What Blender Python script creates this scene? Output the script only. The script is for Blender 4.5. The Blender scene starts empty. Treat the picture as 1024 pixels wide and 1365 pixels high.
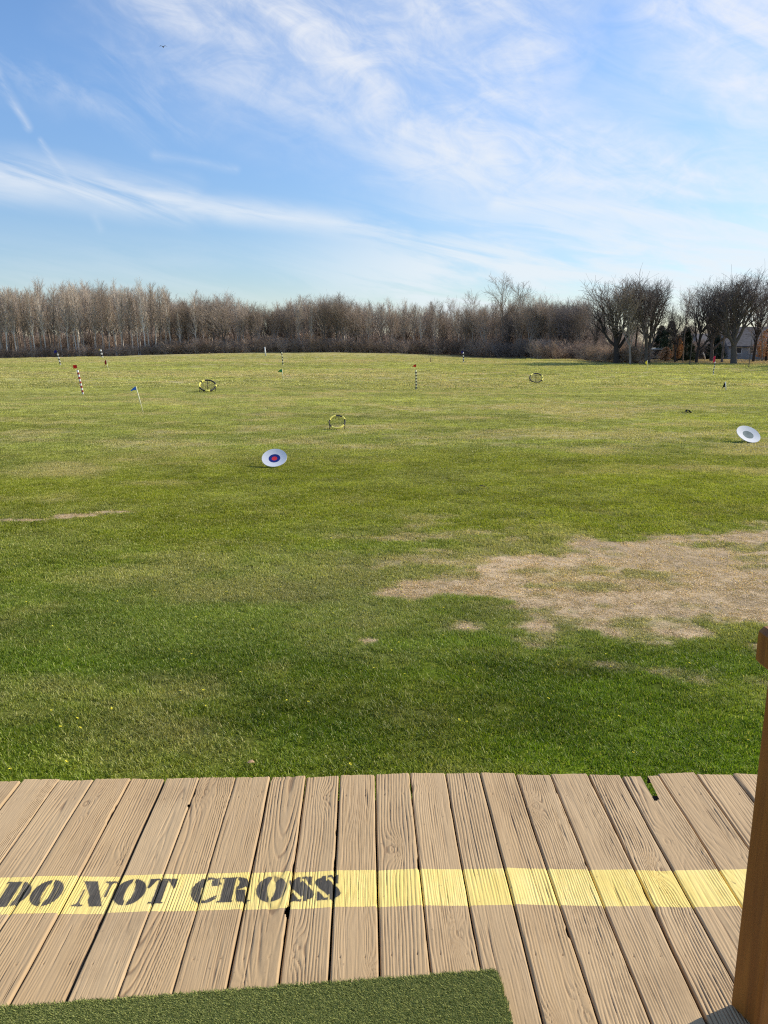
import bpy, math, random
import numpy as np
from mathutils import Vector, Matrix, noise as mnoise
from math import pi, sin, cos, tan, radians, sqrt, atan2, exp

random.seed(7)
RNG = np.random.default_rng(11)
SC = bpy.context.scene
COL = SC.collection

# ------------------------------------------------------------------ camera
CAM_H = 1.74                      # above the deck boards (z = 0)
PITCH, YAW, FPX = radians(12.22), radians(1.62), 1025.0
cd = bpy.data.cameras.new('camera')
cam = bpy.data.objects.new('camera', cd)
COL.objects.link(cam)
cam.location = (0, 0, CAM_H)
cam.rotation_euler = (radians(90) - PITCH, 0, -YAW)
cd.sensor_fit = 'VERTICAL'
cd.sensor_height = 34.6
cd.lens = 34.6 * FPX / 1365.0
cd.clip_start = 0.05
cd.clip_end = 9000
SC.camera = cam

# ------------------------------------------------------------------ exposure, sun, sky
SC.view_settings.view_transform = 'Standard'
SC.view_settings.look = 'None'
SC.view_settings.exposure = 0.42
SC.cycles.use_denoising = False
SC.cycles.filter_width = 1.15
SC.view_settings.gamma = 1.0
SUN_EL, SUN_AZ = radians(34), radians(67)      # azimuth clockwise from +Y (the direction the boards run)
sl = bpy.data.lights.new('sun', 'SUN')
sl.energy = 4.2
sl.angle = radians(0.5)
sl.color = (1.0, 0.90, 0.74)
sun = bpy.data.objects.new('sun', sl)
COL.objects.link(sun)
sdir = Vector((sin(SUN_AZ) * cos(SUN_EL), cos(SUN_AZ) * cos(SUN_EL), sin(SUN_EL)))
sun.rotation_euler = sdir.to_track_quat('Z', 'Y').to_euler()
sun.location = sdir * 50


# ------------------------------------------------------------------ node helpers
class S:
    """a value socket with arithmetic that grows Math nodes"""
    def __init__(s, nt, sock): s.nt, s.k = nt, sock
    def _m(s, op, *a, clamp=False):
        n = s.nt.nodes.new('ShaderNodeMath'); n.operation = op; n.use_clamp = clamp
        for i, v in enumerate((s,) + a):
            if isinstance(v, S): s.nt.links.new(v.k, n.inputs[i])
            else: n.inputs[i].default_value = v
        return S(s.nt, n.outputs[0])
    def __add__(s, o): return s._m('ADD', o)
    __radd__ = __add__
    def __sub__(s, o): return s._m('SUBTRACT', o)
    def __rsub__(s, o): return s._m('MULTIPLY_ADD', -1.0, o)
    def __mul__(s, o): return s._m('MULTIPLY', o)
    __rmul__ = __mul__
    def __truediv__(s, o): return s._m('DIVIDE', o)
    def mx(s, o): return s._m('MAXIMUM', o)
    def mn(s, o): return s._m('MINIMUM', o)
    def cl(s): return s._m('ADD', 0.0, clamp=True)
    def pw(s, o): return s._m('POWER', o)
    def ab(s): return s._m('ABSOLUTE')
    def sq(s): return s._m('SQRT')
    def ss(s, a, b):
        n = s.nt.nodes.new('ShaderNodeMapRange'); n.interpolation_type = 'SMOOTHSTEP'
        s.nt.links.new(s.k, n.inputs[0])
        n.inputs[1].default_value = min(a, b); n.inputs[2].default_value = max(a, b)
        n.inputs[3].default_value = 0.0 if a < b else 1.0
        n.inputs[4].default_value = 1.0 if a < b else 0.0
        return S(s.nt, n.outputs[0])

def comb(nt, x, y, z):
    n = nt.nodes.new('ShaderNodeCombineXYZ')
    for i, v in enumerate((x, y, z)):
        if isinstance(v, S): nt.links.new(v.k, n.inputs[i])
        else: n.inputs[i].default_value = v
    return n.outputs[0]

def sep(nt, vec):
    n = nt.nodes.new('ShaderNodeSeparateXYZ'); nt.links.new(vec, n.inputs[0])
    return [S(nt, o) for o in n.outputs]

def noise(nt, vec, scale=1.0, detail=3.0, rough=0.5, dist=0.0, ntype='FBM'):
    n = nt.nodes.new('ShaderNodeTexNoise')
    n.noise_dimensions = '3D'
    nt.links.new(vec, n.inputs['Vector'])
    n.inputs['Scale'].default_value = scale
    n.inputs['Detail'].default_value = detail
    n.inputs['Roughness'].default_value = rough
    n.inputs['Distortion'].default_value = dist
    return S(nt, n.outputs[0])

def mix(nt, f, a, b, blend='MIX'):
    n = nt.nodes.new('ShaderNodeMix'); n.data_type = 'RGBA'; n.blend_type = blend
    for sock, v in ((n.inputs[0], f), (n.inputs[6], a), (n.inputs[7], b)):
        if isinstance(v, S): nt.links.new(v.k, sock)
        elif isinstance(v, (int, float)): sock.default_value = v
        elif isinstance(v, tuple): sock.default_value = (*v, 1.0) if len(v) == 3 else v
        else: nt.links.new(v, sock)
    return n.outputs[2]

def attr(nt, name, kind='GEOMETRY'):
    n = nt.nodes.new('ShaderNodeAttribute'); n.attribute_name = name; n.attribute_type = kind
    return n

def new_mat(name, rough=0.8, spec=0.3):
    m = bpy.data.materials.new(name); m.use_nodes = True
    nt = m.node_tree
    b = nt.nodes['Principled BSDF']
    b.inputs['Roughness'].default_value = rough
    b.inputs['Specular IOR Level'].default_value = spec
    return m, nt, b

def setc(nt, b, c, name='Base Color'):
    if isinstance(c, tuple): b.inputs[name].default_value = (*c, 1.0)
    elif isinstance(c, S): nt.links.new(c.k, b.inputs[name])
    else: nt.links.new(c, b.inputs[name])

def bump(nt, b, h, strength=0.5, dist=0.01):
    n = nt.nodes.new('ShaderNodeBump')
    n.inputs['Strength'].default_value = strength
    n.inputs['Distance'].default_value = dist
    nt.links.new(h.k, n.inputs['Height'])
    nt.links.new(n.outputs[0], b.inputs['Normal'])

def objco(nt):
    return nt.nodes.new('ShaderNodeTexCoord').outputs['Object']

def simple(name, col, rough=0.7, spec=0.3, var=0.25, scale=12.0, metal=0.0, bmp=0.0):
    """a plain surface with a little uneven colour, so nothing is perfectly flat"""
    m, nt, b = new_mat(name, rough, spec)
    v = objco(nt)
    n1 = noise(nt, v, scale, 4)
    dark = tuple(c * (1 - var) for c in col); lite = tuple(min(1, c * (1 + var)) for c in col)
    setc(nt, b, mix(nt, n1.ss(0.3, 0.7), dark, lite))
    b.inputs['Metallic'].default_value = metal
    if bmp: bump(nt, b, noise(nt, v, scale * 3, 3), bmp, 0.005)
    return m


# ------------------------------------------------------------------ world: Nishita sky with cirrus
def pix_dir(px, py):
    x = (px - 512) / FPX; y = (py - 682.5) / FPX
    fw = cos(PITCH) - y * sin(PITCH); dn = sin(PITCH) + y * cos(PITCH)
    return Vector((x * cos(YAW) + fw * sin(YAW), -x * sin(YAW) + fw * cos(YAW), -dn)).normalized()

def azel(px, py):
    d = pix_dir(px, py)
    return atan2(d.x, d.y), math.asin(d.z)

world = bpy.data.worlds.new('World'); SC.world = world
world.use_nodes = True
nt = world.node_tree
for n in list(nt.nodes): nt.nodes.remove(n)
out = nt.nodes.new('ShaderNodeOutputWorld')
sky = nt.nodes.new('ShaderNodeTexSky')
sky.sky_type = 'NISHITA'; sky.sun_disc = False
sky.sun_elevation = SUN_EL; sky.sun_rotation = SUN_AZ
sky.altitude = 200; sky.air_density = 1.0; sky.dust_density = 0.25; sky.ozone_density = 2.6
tc = nt.nodes.new('ShaderNodeTexCoord')
dx, dy, dz = sep(nt, tc.outputs['Generated'])
AZ = S(nt, dx.k)._m('ARCTAN2', dy)
EL = dz.mn(0.9999)._m('ARCSINE')
# slow warp so that cloud edges are uneven
uv = comb(nt, AZ, EL, 0.0)
w1 = noise(nt, comb(nt, AZ * 5.0, EL * 9.0, 3.1), 1.0, 4, 0.55) - 0.5
w2 = noise(nt, comb(nt, AZ * 5.0, EL * 9.0, 8.7), 1.0, 4, 0.55) - 0.5
U = AZ + w1 * 0.16
V = EL + w2 * 0.10

def capsule(p0, p1, r0, soft, UU=U, VV=V, r1=None):
    (ax, ay), (bx, by) = azel(*p0), azel(*p1)
    ex, ey = bx - ax, by - ay; L2 = ex * ex + ey * ey
    qx, qy = UU - ax, VV - ay
    t = (qx * (ex / L2) + qy * (ey / L2)).cl()
    ddx, ddy = qx - t * ex, qy - t * ey
    d = (ddx * ddx + ddy * ddy).sq()
    r1 = r0 if r1 is None else r1
    rr = t * ((r1 - r0) / 1025.0) + r0 / 1025.0
    return (d - rr).ss(soft / 1025.0, -soft / 1025.0)

# fibres, stretched along a shallow slope running down to the right
def fibre(ang, sx, sy, seed, detail=5, rough=0.6, dist=0.6):
    c_, s_ = cos(ang), sin(ang)
    a = AZ * c_ + EL * s_
    b_ = EL * c_ - AZ * s_
    return noise(nt, comb(nt, a * sx, b_ * sy, seed), 1.0, detail, rough, dist)

f1 = fibre(radians(-22), 4.5, 17, 1.3)
f2 = fibre(radians(-12), 5.0, 34, 5.9)
f3 = fibre(radians(-38), 7.0, 20, 9.9, 6, 0.62, 0.9)
main = capsule((230, -40), (560, 120), 85, 75)
main = main.mx(capsule((420, -60), (640, 90), 130, 80))
main = main.mx(capsule((560, 150), (800, 235), 74, 60))
main = main.mx(capsule((760, 225), (1080, 280), 62, 50))
main = main.mx(capsule((960, -50), (1100, 90), 105, 75))
main = main.mx(capsule((860, -60), (940, 20), 50, 60) * 0.8)
veil = capsule((640, 160), (1100, 220), 80, 110) * 0.55
f4 = noise(nt, comb(nt, AZ * 14.0, EL * 26.0, 4.4), 1.0, 6, 0.65, 1.2)
den = main * ((f1 * 0.60 + f3 * 0.22 + f4 * 0.38).ss(0.42, 0.80) * 0.80 + 0.20)
den = den.mx(veil * f1.ss(0.3, 0.7))
U2 = AZ + w1 * 0.05; V2 = EL + w2 * 0.025
band = capsule((-80, 222), (250, 268), 17, 24, U2, V2) * f2.ss(0.22, 0.66)
band2 = capsule((200, 262), (540, 312), 15, 17, U2, V2, r1=4) * f2.ss(0.2, 0.6)
band3 = capsule((660, 268), (1080, 302), 13, 20, U2, V2) * f2.ss(0.25, 0.6)
wisp = capsule((150, 88), (250, 150), 16, 26) * f3.ss(0.4, 0.75) * 0.55
wisp2 = capsule((-20, 100), (180, 160), 18, 30) * f3.ss(0.4, 0.75) * 0.4
wisp3 = capsule((205, 205), (310, 222), 1, 9, U2, V2) * f3.ss(.3, .6) * 0.35
low = (EL.ss(0.0, 0.05) * EL.ss(0.20, 0.09)) * (AZ * 1.0 + 0.0).ss(-0.15, 0.15) * f2.ss(0.34, 0.62) * 0.95
low2 = (EL.ss(0.02, 0.06) * EL.ss(0.15, 0.08)) * f2.ss(0.3, 0.7) * 0.22
Uc = AZ + w1 * 0.02 + (f3 - 0.5) * 0.012; Vc = EL + w2 * 0.02
tr1 = capsule((-6, 98), (36, 172), 2, 7, Uc, Vc, r1=1) * (f3.ss(0.30, 0.6)) * 0.7
tr2 = capsule((54, 190), (98, 246), 1, 5, Uc, Vc) * f3.ss(0.3, 0.6) * 0.45
tr3 = capsule((128, 290), (136, 306), 2, 7, Uc, Vc) * 0.2
den = den.mx(band * 1.0).mx(band2 * 0.9).mx(band3 * 0.95)
for e in (wisp, wisp2, wisp3, low, low2, tr1, tr2, tr3): den = 1.0 - (1.0 - den) * (1.0 - e)
# away from the photographed part of the sky: scattered cirrus all round
elsewhere = (AZ.ab()).ss(0.62, 0.9).mx(EL.ss(0.42, 0.6)) * f1.ss(0.45, 0.75) * EL.ss(0.0, 0.2) * 0.6
den = den.mx(elsewhere) * EL.ss(-0.01, 0.03)
bg1 = nt.nodes.new('ShaderNodeBackground'); bg1.inputs[1].default_value = 0.15
hs = nt.nodes.new('ShaderNodeHueSaturation'); hs.inputs['Saturation'].default_value = 1.12
nt.links.new(sky.outputs[0], hs.inputs['Color'])
gr = EL.ss(-0.02, 0.34) * 0.30 + 0.60
nt.links.new(mix(nt, 1.0, hs.outputs[0], comb(nt, gr * 0.98, gr * 0.96, gr), 'MULTIPLY'), bg1.inputs[0])
bg2 = nt.nodes.new('ShaderNodeBackground')
nt.links.new(mix(nt, EL.ss(0.02, 0.3), (0.86, 0.94, 1.0), (0.91, 0.94, 1.0)), bg2.inputs[0])
bg2.inputs[1].default_value = 0.71
ms = nt.nodes.new('ShaderNodeMixShader')
nt.links.new((den * 0.92).cl().k, ms.inputs[0])
nt.links.new(bg1.outputs[0], ms.inputs[1]); nt.links.new(bg2.outputs[0], ms.inputs[2])
nt.links.new(ms.outputs[0], out.inputs[0])
world.cycles.sampling_method = 'MANUAL'
world.cycles.sample_map_resolution = 512


# ------------------------------------------------------------------ numpy noise
def _hash(ix, iy, seed):
    h = (ix.astype(np.int64) * 374761393 + iy.astype(np.int64) * 668265263 + seed * 974634777) & 0xffffffff
    h = ((h ^ (h >> 13)) * 1274126177) & 0xffffffff
    h = (h ^ (h >> 16)) & 0xffffffff
    return h / 4294967295.0

def vnoise(x, y, seed=0):
    x = np.asarray(x, float); y = np.asarray(y, float)
    ix, iy = np.floor(x), np.floor(y)
    fx, fy = x - ix, y - iy
    fx = fx * fx * fx * (fx * (fx * 6 - 15) + 10); fy = fy * fy * fy * (fy * (fy * 6 - 15) + 10)
    a, b = _hash(ix, iy, seed), _hash(ix + 1, iy, seed)
    c, d = _hash(ix, iy + 1, seed), _hash(ix + 1, iy + 1, seed)
    return (a + (b - a) * fx) * (1 - fy) + (c + (d - c) * fx) * fy

def fbm(x, y, seed=0, octv=4, gain=0.5):
    s, a, t = 0.0, 1.0, 0.0
    for i in range(octv):
        s = s + a * vnoise(x * 2.03 ** i + 17.3 * i, y * 2.03 ** i - 9.1 * i, seed + i)
        t += a; a *= gain
    return s / t

def sst(a, b, x):
    t = np.clip((np.asarray(x, float) - a) / (b - a), 0, 1)
    return t * t * (3 - 2 * t)


# ------------------------------------------------------------------ terrain
GZ = -0.40
def terrain(x, y):
    x = np.asarray(x, float); y = np.asarray(y, float)
    z = GZ + 0.80 * np.exp(-((x + 12) / 34.0) ** 2) * sst(70, 150, y)
    z = z - 0.10 * sst(20, 60, -x) * sst(90, 150, y)
    z = z + (fbm(x / 17 + 5, y / 11, 3, 3) - 0.5) * 0.42 * sst(9, 30, y) * (1 - 0.5 * sst(120, 200, y))
    z = z + (fbm(x / 3.2, y / 2.6, 21, 2) - 0.5) * 0.05 * sst(4, 9, y)
    # a low bank across the left of the range
    yb = 37.0 + 1.5 * np.sin(x / 9.0)
    z = z + 0.16 * sst(yb - 1.2, yb + 2.2, y) * sst(3, -5, x) * (1 - sst(50, 75, y))
    z = z + 1.2 * sst(230, 500, y)
    return z

def tz(x, y): return float(terrain(x, y))

def ground_at(px, py):
    """the place on the range that lies along a sight line (used only to survey where things stand)"""
    d = pix_dir(px, py); o = Vector((0, 0, CAM_H))
    t = 2.0
    while t < 600:
        p = o + d * t
        if p.z < tz(p.x, p.y): break
        t *= 1.01
    lo, hi = t / 1.01, t
    for _ in range(24):
        m = (lo + hi) / 2; p = o + d * m
        if p.z < tz(p.x, p.y): hi = m
        else: lo = m
    p = o + d * hi
    return Vector((p.x, p.y, tz(p.x, p.y)))

def hfor(p, py0, py1, px=None):
    """height of a thing at distance of p spanning rows py0..py1"""
    return abs(py1 - py0) / FPX * (p.y * cos(YAW) * cos(PITCH)) * 1.0


# ------------------------------------------------------------------ object helpers
def tag(o, label=None, cat=None, group=None, kind=None):
    if label: o['label'] = label
    if cat: o['category'] = cat
    if group: o['group'] = group
    if kind: o['kind'] = kind
    return o

def mesh_np(name, V_, F_, smooth=False):
    """F_: (n,3) or (n,4) array, or list of such arrays"""
    me = bpy.data.meshes.new(name)
    V_ = np.asarray(V_, np.float32)
    Fs = [f for f in (F_ if isinstance(F_, list) else [F_]) if len(f)]
    me.vertices.add(len(V_)); me.vertices.foreach_set('co', V_.ravel())
    idx = np.concatenate([np.asarray(f, np.int32).ravel() for f in Fs])
    tot = np.concatenate([np.full(len(f), f.shape[1], np.int32) for f in Fs])
    st = np.concatenate([[0], np.cumsum(tot)[:-1]]).astype(np.int32)
    me.loops.add(len(idx)); me.loops.foreach_set('vertex_index', idx)
    me.polygons.add(len(tot)); me.polygons.foreach_set('loop_start', st)
    me.polygons.foreach_set('loop_total', tot)
    if smooth: me.polygons.foreach_set('use_smooth', np.ones(len(tot), bool))
    me.update(calc_edges=True)
    return me

def link(name, me, mats=None, parent=None, loc=None):
    o = bpy.data.objects.new(name, me); COL.objects.link(o)
    if mats is not None and me is not None and not me.materials:
        for m in (mats if isinstance(mats, (list, tuple)) else [mats]): me.materials.append(m)
    if parent: o.parent = parent
    if loc is not None: o.location = loc
    return o

def empty(name, loc=(0, 0, 0), rz=0.0):
    o = bpy.data.objects.new(name, None); COL.objects.link(o)
    o.location = loc; o.rotation_euler = (0, 0, rz); o.empty_display_size = 0.2
    return o

def copy_tree(o, parent=None):
    c = o.copy(); COL.objects.link(c)
    if parent: c.parent = parent
    for ch in [k for k in bpy.data.objects if k.parent == o]:
        copy_tree(ch, c)
    return c

class MB:
    """collects simple solids into one mesh, with a material index per face"""
    def __init__(s): s.v, s.f, s.m, s.sm = [], [], [], []
    def add(s, vs, fs, mi=0, smooth=False):
        b = len(s.v); s.v += [tuple(v) for v in vs]
        for f in fs: s.f.append([b + i for i in f]); s.m.append(mi); s.sm.append(smooth)
    def box(s, c, size, mi=0, M=None, ch=0.0):
        x, y, z = [a / 2 for a in size]
        if ch <= 0:
            vs = [Vector((sx * x, sy * y, sz * z)) for sz in (-1, 1) for sy in (-1, 1) for sx in (-1, 1)]
            fs = [(0, 2, 3, 1), (4, 5, 7, 6), (0, 1, 5, 4), (2, 6, 7, 3), (0, 4, 6, 2), (1, 3, 7, 5)]
        else:                                   # chamfered box: three rectangles per corner set
            vs = []; idx = {}
            for sx in (-1, 1):
                for sy in (-1, 1):
                    for sz in (-1, 1):
                        for k in range(3):
                            p = [sx * (x - ch), sy * (y - ch), sz * (z - ch)]
                            p[k] = (sx * x, sy * y, sz * z)[k]
                            idx[(sx, sy, sz, k)] = len(vs); vs.append(Vector(p))
            fs = []
            for k in range(3):
                for sg in (-1, 1):
                    q = []
                    for a, b in ((-1, -1), (1, -1), (1, 1), (-1, 1)):
                        t = [a, b]; t.insert(k, sg); q.append(idx[(*t, k)])
                    fs.append(q if sg * (1 if k != 1 else -1) > 0 else q[::-1])
            for k in range(3):                  # edge chamfers run along axis k
                i, j = [a for a in range(3) if a != k]
                for si in (-1, 1):
                    for sj in (-1, 1):
                        def key(sk, face):
                            t = [0, 0, 0]; t[k] = sk; t[i] = si; t[j] = sj
                            return idx[(*t, face)]
                        fs.append([key(-1, i), key(1, i), key(1, j), key(-1, j)])
            for sx in (-1, 1):
                for sy in (-1, 1):
                    for sz in (-1, 1):
                        fs.append([idx[(sx, sy, sz, k)] for k in range(3)])
        c = Vector(c)
        vs = [(M @ v if M is not None else v) + c for v in vs]
        s.add(vs, fs, mi)
    def tube(s, pts, rad, n=10, mi=0, caps=True, smooth=True, mis=None):
        pts = [Vector(p) for p in pts]
        if not isinstance(rad, (list, tuple)): rad = [rad] * len(pts)
        b = len(s.v)
        for i, p in enumerate(pts):
            t = (pts[min(i + 1, len(pts) - 1)] - pts[max(i - 1, 0)]).normalized()
            a = t.cross(Vector((0, 0, 1)) if abs(t.z) < 0.9 else Vector((1, 0, 0))).normalized()
            c = t.cross(a)
            for k in range(n):
                w = 2 * pi * k / n
                s.v.append(tuple(p + (a * cos(w) + c * sin(w)) * rad[i]))
        for i in range(len(pts) - 1):
            for k in range(n):
                s.f.append([b + i * n + k, b + i * n + (k + 1) % n, b + (i + 1) * n + (k + 1) % n, b + (i + 1) * n + k])
                s.m.append(mis[i] if mis else mi); s.sm.append(smooth)
        if caps:
            s.f.append([b + k for k in range(n)][::-1]); s.m.append(mis[0] if mis else mi); s.sm.append(False)
            e = b + (len(pts) - 1) * n
            s.f.append([e + k for k in range(n)]); s.m.append(mis[-1] if mis else mi); s.sm.append(False)
    def build(s, name, mats, parent=None, loc=None, fix=True):
        me = bpy.data.meshes.new(name); me.from_pydata(s.v, [], s.f)
        me.polygons.foreach_set('material_index', s.m)
        me.polygons.foreach_set('use_smooth', s.sm)
        if fix:
            import bmesh
            bm = bmesh.new(); bm.from_mesh(me)
            bmesh.ops.delete(bm, geom=[v for v in bm.verts if not v.link_faces], context='VERTS'); bmesh.ops.recalc_face_normals(bm, faces=bm.faces); bm.to_mesh(me); bm.free()
        me.update()
        return link(name, me, mats, parent, loc)

def tubes_np(segs, sides):
    """segs: (n,8) p0 p1 r0 r1 -> verts, quads"""
    s = np.asarray(segs, float); n = len(s)
    p0, p1, r0, r1 = s[:, :3], s[:, 3:6], s[:, 6], s[:, 7]
    t = p1 - p0; L = np.linalg.norm(t, axis=1, keepdims=True); t = t / np.maximum(L, 1e-9)
    ref = np.where(np.abs(t[:, 2:3]) < 0.9, np.array([[0, 0, 1.0]]), np.array([[1.0, 0, 0]]))
    a = np.cross(t, ref); a /= np.linalg.norm(a, axis=1, keepdims=True); b = np.cross(t, a)
    ang = np.arange(sides) * 2 * pi / sides
    ring = a[:, None, :] * np.cos(ang)[None, :, None] + b[:, None, :] * np.sin(ang)[None, :, None]
    v0 = p0[:, None, :] + ring * r0[:, None, None]; v1 = p1[:, None, :] + ring * r1[:, None, None]
    V_ = np.concatenate([v0, v1], 1).reshape(-1, 3)
    base = (np.arange(n) * 2 * sides)[:, None]
    k = np.arange(sides)[None, :]; k2 = (k + 1) % sides
    F_ = np.stack([base + k, base + sides + k, base + sides + k2, base + k2], 2).reshape(-1, 4)
    return V_, F_


# ================================================================== LAWN
def meadow_colour(x, y):
    """real turf colour by place: lush by the deck, straw and worn further out, one bare patch"""
    x = np.asarray(x, float); y = np.asarray(y, float)
    lush = np.array([0.150, 0.225, 0.014]); green = np.array([0.27, 0.295, 0.030])
    light = np.array([0.42, 0.42, 0.135]); straw = np.array([0.58, 0.475, 0.26]); bare = np.array([0.62, 0.465, 0.315])
    n1 = fbm(x / 1.7, y / 1.1, 31, 5, 0.6); n2 = fbm(x / 6.5 + 3, y / 3.5, 47, 5, 0.6); n3 = fbm(x / 0.42, y / 0.3, 53, 3)
    n5 = fbm(x / .8, y / .5, 59, 4, .6)
    n4 = fbm(x / 30, y / 14, 61, 4, 0.6)
    def mixc(a, b, t): return a * (1 - t[..., None]) + b * t[..., None]
    t1 = sst(4.0, 10.5, y + (n1 - .5) * 4)
    c = mixc(np.broadcast_to(lush, x.shape + (3,)), green, t1)
    t2 = sst(9, 34, y + (n2 - .5) * 14)
    c = mixc(c, light, t2)
    c = mixc(c, green * 1.12, sst(0.45, 0.75, n1) * 0.42 * (1 - t2 * .4))
    c = mixc(c, lush * 1.2, sst(0.50, 0.72, n2) * 0.40 * (1 - t2 * .5))
    c = mixc(c, light * 0.9, sst(0.52, 0.70, 1 - n1) * 0.42 * sst(3.5, 7, y))
    n6 = fbm(x / 14, y / 2.4 + 7, 83, 4, .55); n7 = fbm(x / 5, y / 1.2 + 7, 87, 3, .55)
    c = c * (1 + (n6 - .5) * 0.55 * sst(8, 22, y) + (n7 - .5) * .35 * sst(6, 14, y))[..., None]
    c = c * (1 + (fbm(x / .5, y / .4, 97, 4, .6) - .5) * .75 + .9 * (fbm(x / 2.4, y / .7, 99, 4, .55) - .47) * (1 - sst(5, 8, y)))[..., None]
    # straw streaks
    st = sst(0.48, 0.70, n2 * 0.45 + n1 * 0.55) * (0.42 + 0.26 * sst(6, 16, y))
    st = st + sst(0.47, 0.62, n4) * 0.34 * sst(28, 60, y)
    st = np.maximum(st, 0.50 * sst(0.40, 0.62, n2) * sst(38, 42, y + 2 * n2) * (1 - sst(62, 80, y)) * sst(6, -8, x + (n4 - .5) * 20))
    st = np.maximum(st, 0.5 * np.exp(-((x + 3.3) / 5.0) ** 2 - ((y - 16.0) / 1.6) ** 2) * sst(0.3, 0.6, n1))
    st = np.maximum(st, 0.50 * sst(80, 150, y + (n4 - .5) * 60) * sst(60, 5, x))
    c = mixc(c, straw, np.clip(st, 0, .9))
    # bare dry patches: (centre x, y, radius x, y)
    spots = [(3.25, 6.68, 2.15, 1.50), (1.20, 6.74, .75, .38), (1.55, 7.45, .65, .36), (5.4, 6.9, 2.6, 1.6), (2.2, 5.75, .95, .5), (4.0, 5.75, 2.2, .5),
             (4.9, 8.4, 1.3, .35), (0.02, 5.38, .09, .05), (-3.72, 9.75, .30, .13), (-4.25, 9.55, .28, .10),
             (-3.2, 9.95, .30, .08), ]
    b_ = np.zeros(x.shape)
    for (cx, cy, rx, ry) in spots:
        d = np.sqrt(((x - cx) / rx) ** 2 + ((y - cy) / ry) ** 2)
        e = 0.95 if rx > .4 else 0.6
        b_ = np.maximum(b_, sst(1.18, 0.80, d + (n1 - .5) * 0.8 * e + (n5 - .5) * 1.35 + (n3 - .5) * 1.1))
    b_ = b_ * (1 - 0.5 * sst(0.62, 0.80, fbm(x / .55, y / .30, 91, 3)) * (y > 5))
    # a green tongue inside the patch
    b_ = b_ * (1 - 0.75 * np.exp(-((x - 2.35) / .55) ** 2 - ((y - 7.05) / .20) ** 2) * sst(.35, .5, n3))
    scat = sst(0.54, 0.72, n5 * .6 + n3 * .4) * 0.62 * sst(6, 7.0, y) * (1 - sst(8.6, 10.5, y)) * sst(-1.2, .6, x)
    b_ = np.clip(np.maximum(b_, scat), 0, 1)
    c = mixc(c, bare, b_ * 0.93)
    # leaf litter under the trees on the right and dry edge along the wood
    lit = sst(90, 100, y + (n4 - .5) * 14 - 0.1 * (x - 30)) * sst(24, 34, x) * (1 - sst(160, 200, y))
    c = mixc(c, np.array([0.36, 0.26, 0.165]), lit * .95)
    wood = sst(150, 156, y) * (1 - lit)
    c = mixc(c, np.array([0.12, 0.09, 0.06]), np.maximum(wood, sst(118, 126, y + .25 * (x - 20)) * sst(12, 20, x) * (1 - lit)))
    return c, b_

# ground sheet: rows close together near the deck, wider with distance
ys = np.concatenate([[-3000, -400, -60, -20, -6, -1, 1.0], np.geomspace(2.2, 420, 470), [520, 700, 1000, 1600, 3000]])
s_in = np.linspace(-1, 1, 460)
half = np.maximum(ys, 2.2) * 0.66 + 2.4
wide = np.concatenate([[-40, -8, -3, -1.6, -1.2], s_in, [1.2, 1.6, 3, 8, 40]])
GX = wide[None, :] * half[:, None]
GX[:, :2] = np.minimum(GX[:, :2], [[-3000, -500]]); GX[:, -2:] = np.maximum(GX[:, -2:], [[500, 3000]])
GY = np.repeat(ys[:, None], len(wide), 1)
GZZ = terrain(GX, GY)
nr, nc = GX.shape
ii = np.arange(nr * nc).reshape(nr, nc)
F_ = np.stack([ii[:-1, :-1], ii[:-1, 1:], ii[1:, 1:], ii[1:, :-1]], -1).reshape(-1, 4)
me = mesh_np('ground', np.stack([GX, GY, GZZ], -1).reshape(-1, 3), F_, True)
gc, gb = meadow_colour(GX, GY)
ca = me.color_attributes.new('turf', 'FLOAT_COLOR', 'POINT')
ca.data.foreach_set('color', np.concatenate([gc, gb[..., None]], -1).astype(np.float32).ravel())

m, nt, b = new_mat('turf_soil', 0.95, 0.1)
a = attr(nt, 'turf')
geo = nt.nodes.new('ShaderNodeNewGeometry')
px_, py_, pz_ = sep(nt, geo.outputs['Position'])
fine = noise(nt, comb(nt, px_ * 60.0, py_ * 60.0, 0.0), 1.0, 4, 0.7)
mid = noise(nt, comb(nt, px_ * 5.0, py_ * 4.0, 0.0), 1.0, 5, 0.65)
big = noise(nt, comb(nt, px_ * 0.5, py_ * 0.8, 0.0), 1.0, 5, 0.65)
far_ = noise(nt, comb(nt, px_ * 0.10, py_ * 0.22, 0.0), 1.0, 5, 0.7)
fac = fine.ss(0.25, 0.75) * 0.34 + mid.ss(0.25, 0.75) * 0.30 + big.ss(0.3, 0.7) * 0.24 + far_.ss(0.3, 0.7) * 0.22 + 0.20
isbare = S(nt, a.outputs['Alpha'])
fac = fac * (1.0 - py_.ss(26.0, 4.0) * 0.30 * (1.0 - isbare))
setc(nt, b, mix(nt, 1.0, a.outputs['Color'], comb(nt, fac, fac, fac * 0.95), 'MULTIPLY'))
bump(nt, b, mid * 1.0 + fine * 0.25 + big * 2.0, 0.55, 0.08)
MAT_SOIL = m
ground = link('ground', me, m)
tag(ground, kind='structure')

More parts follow.
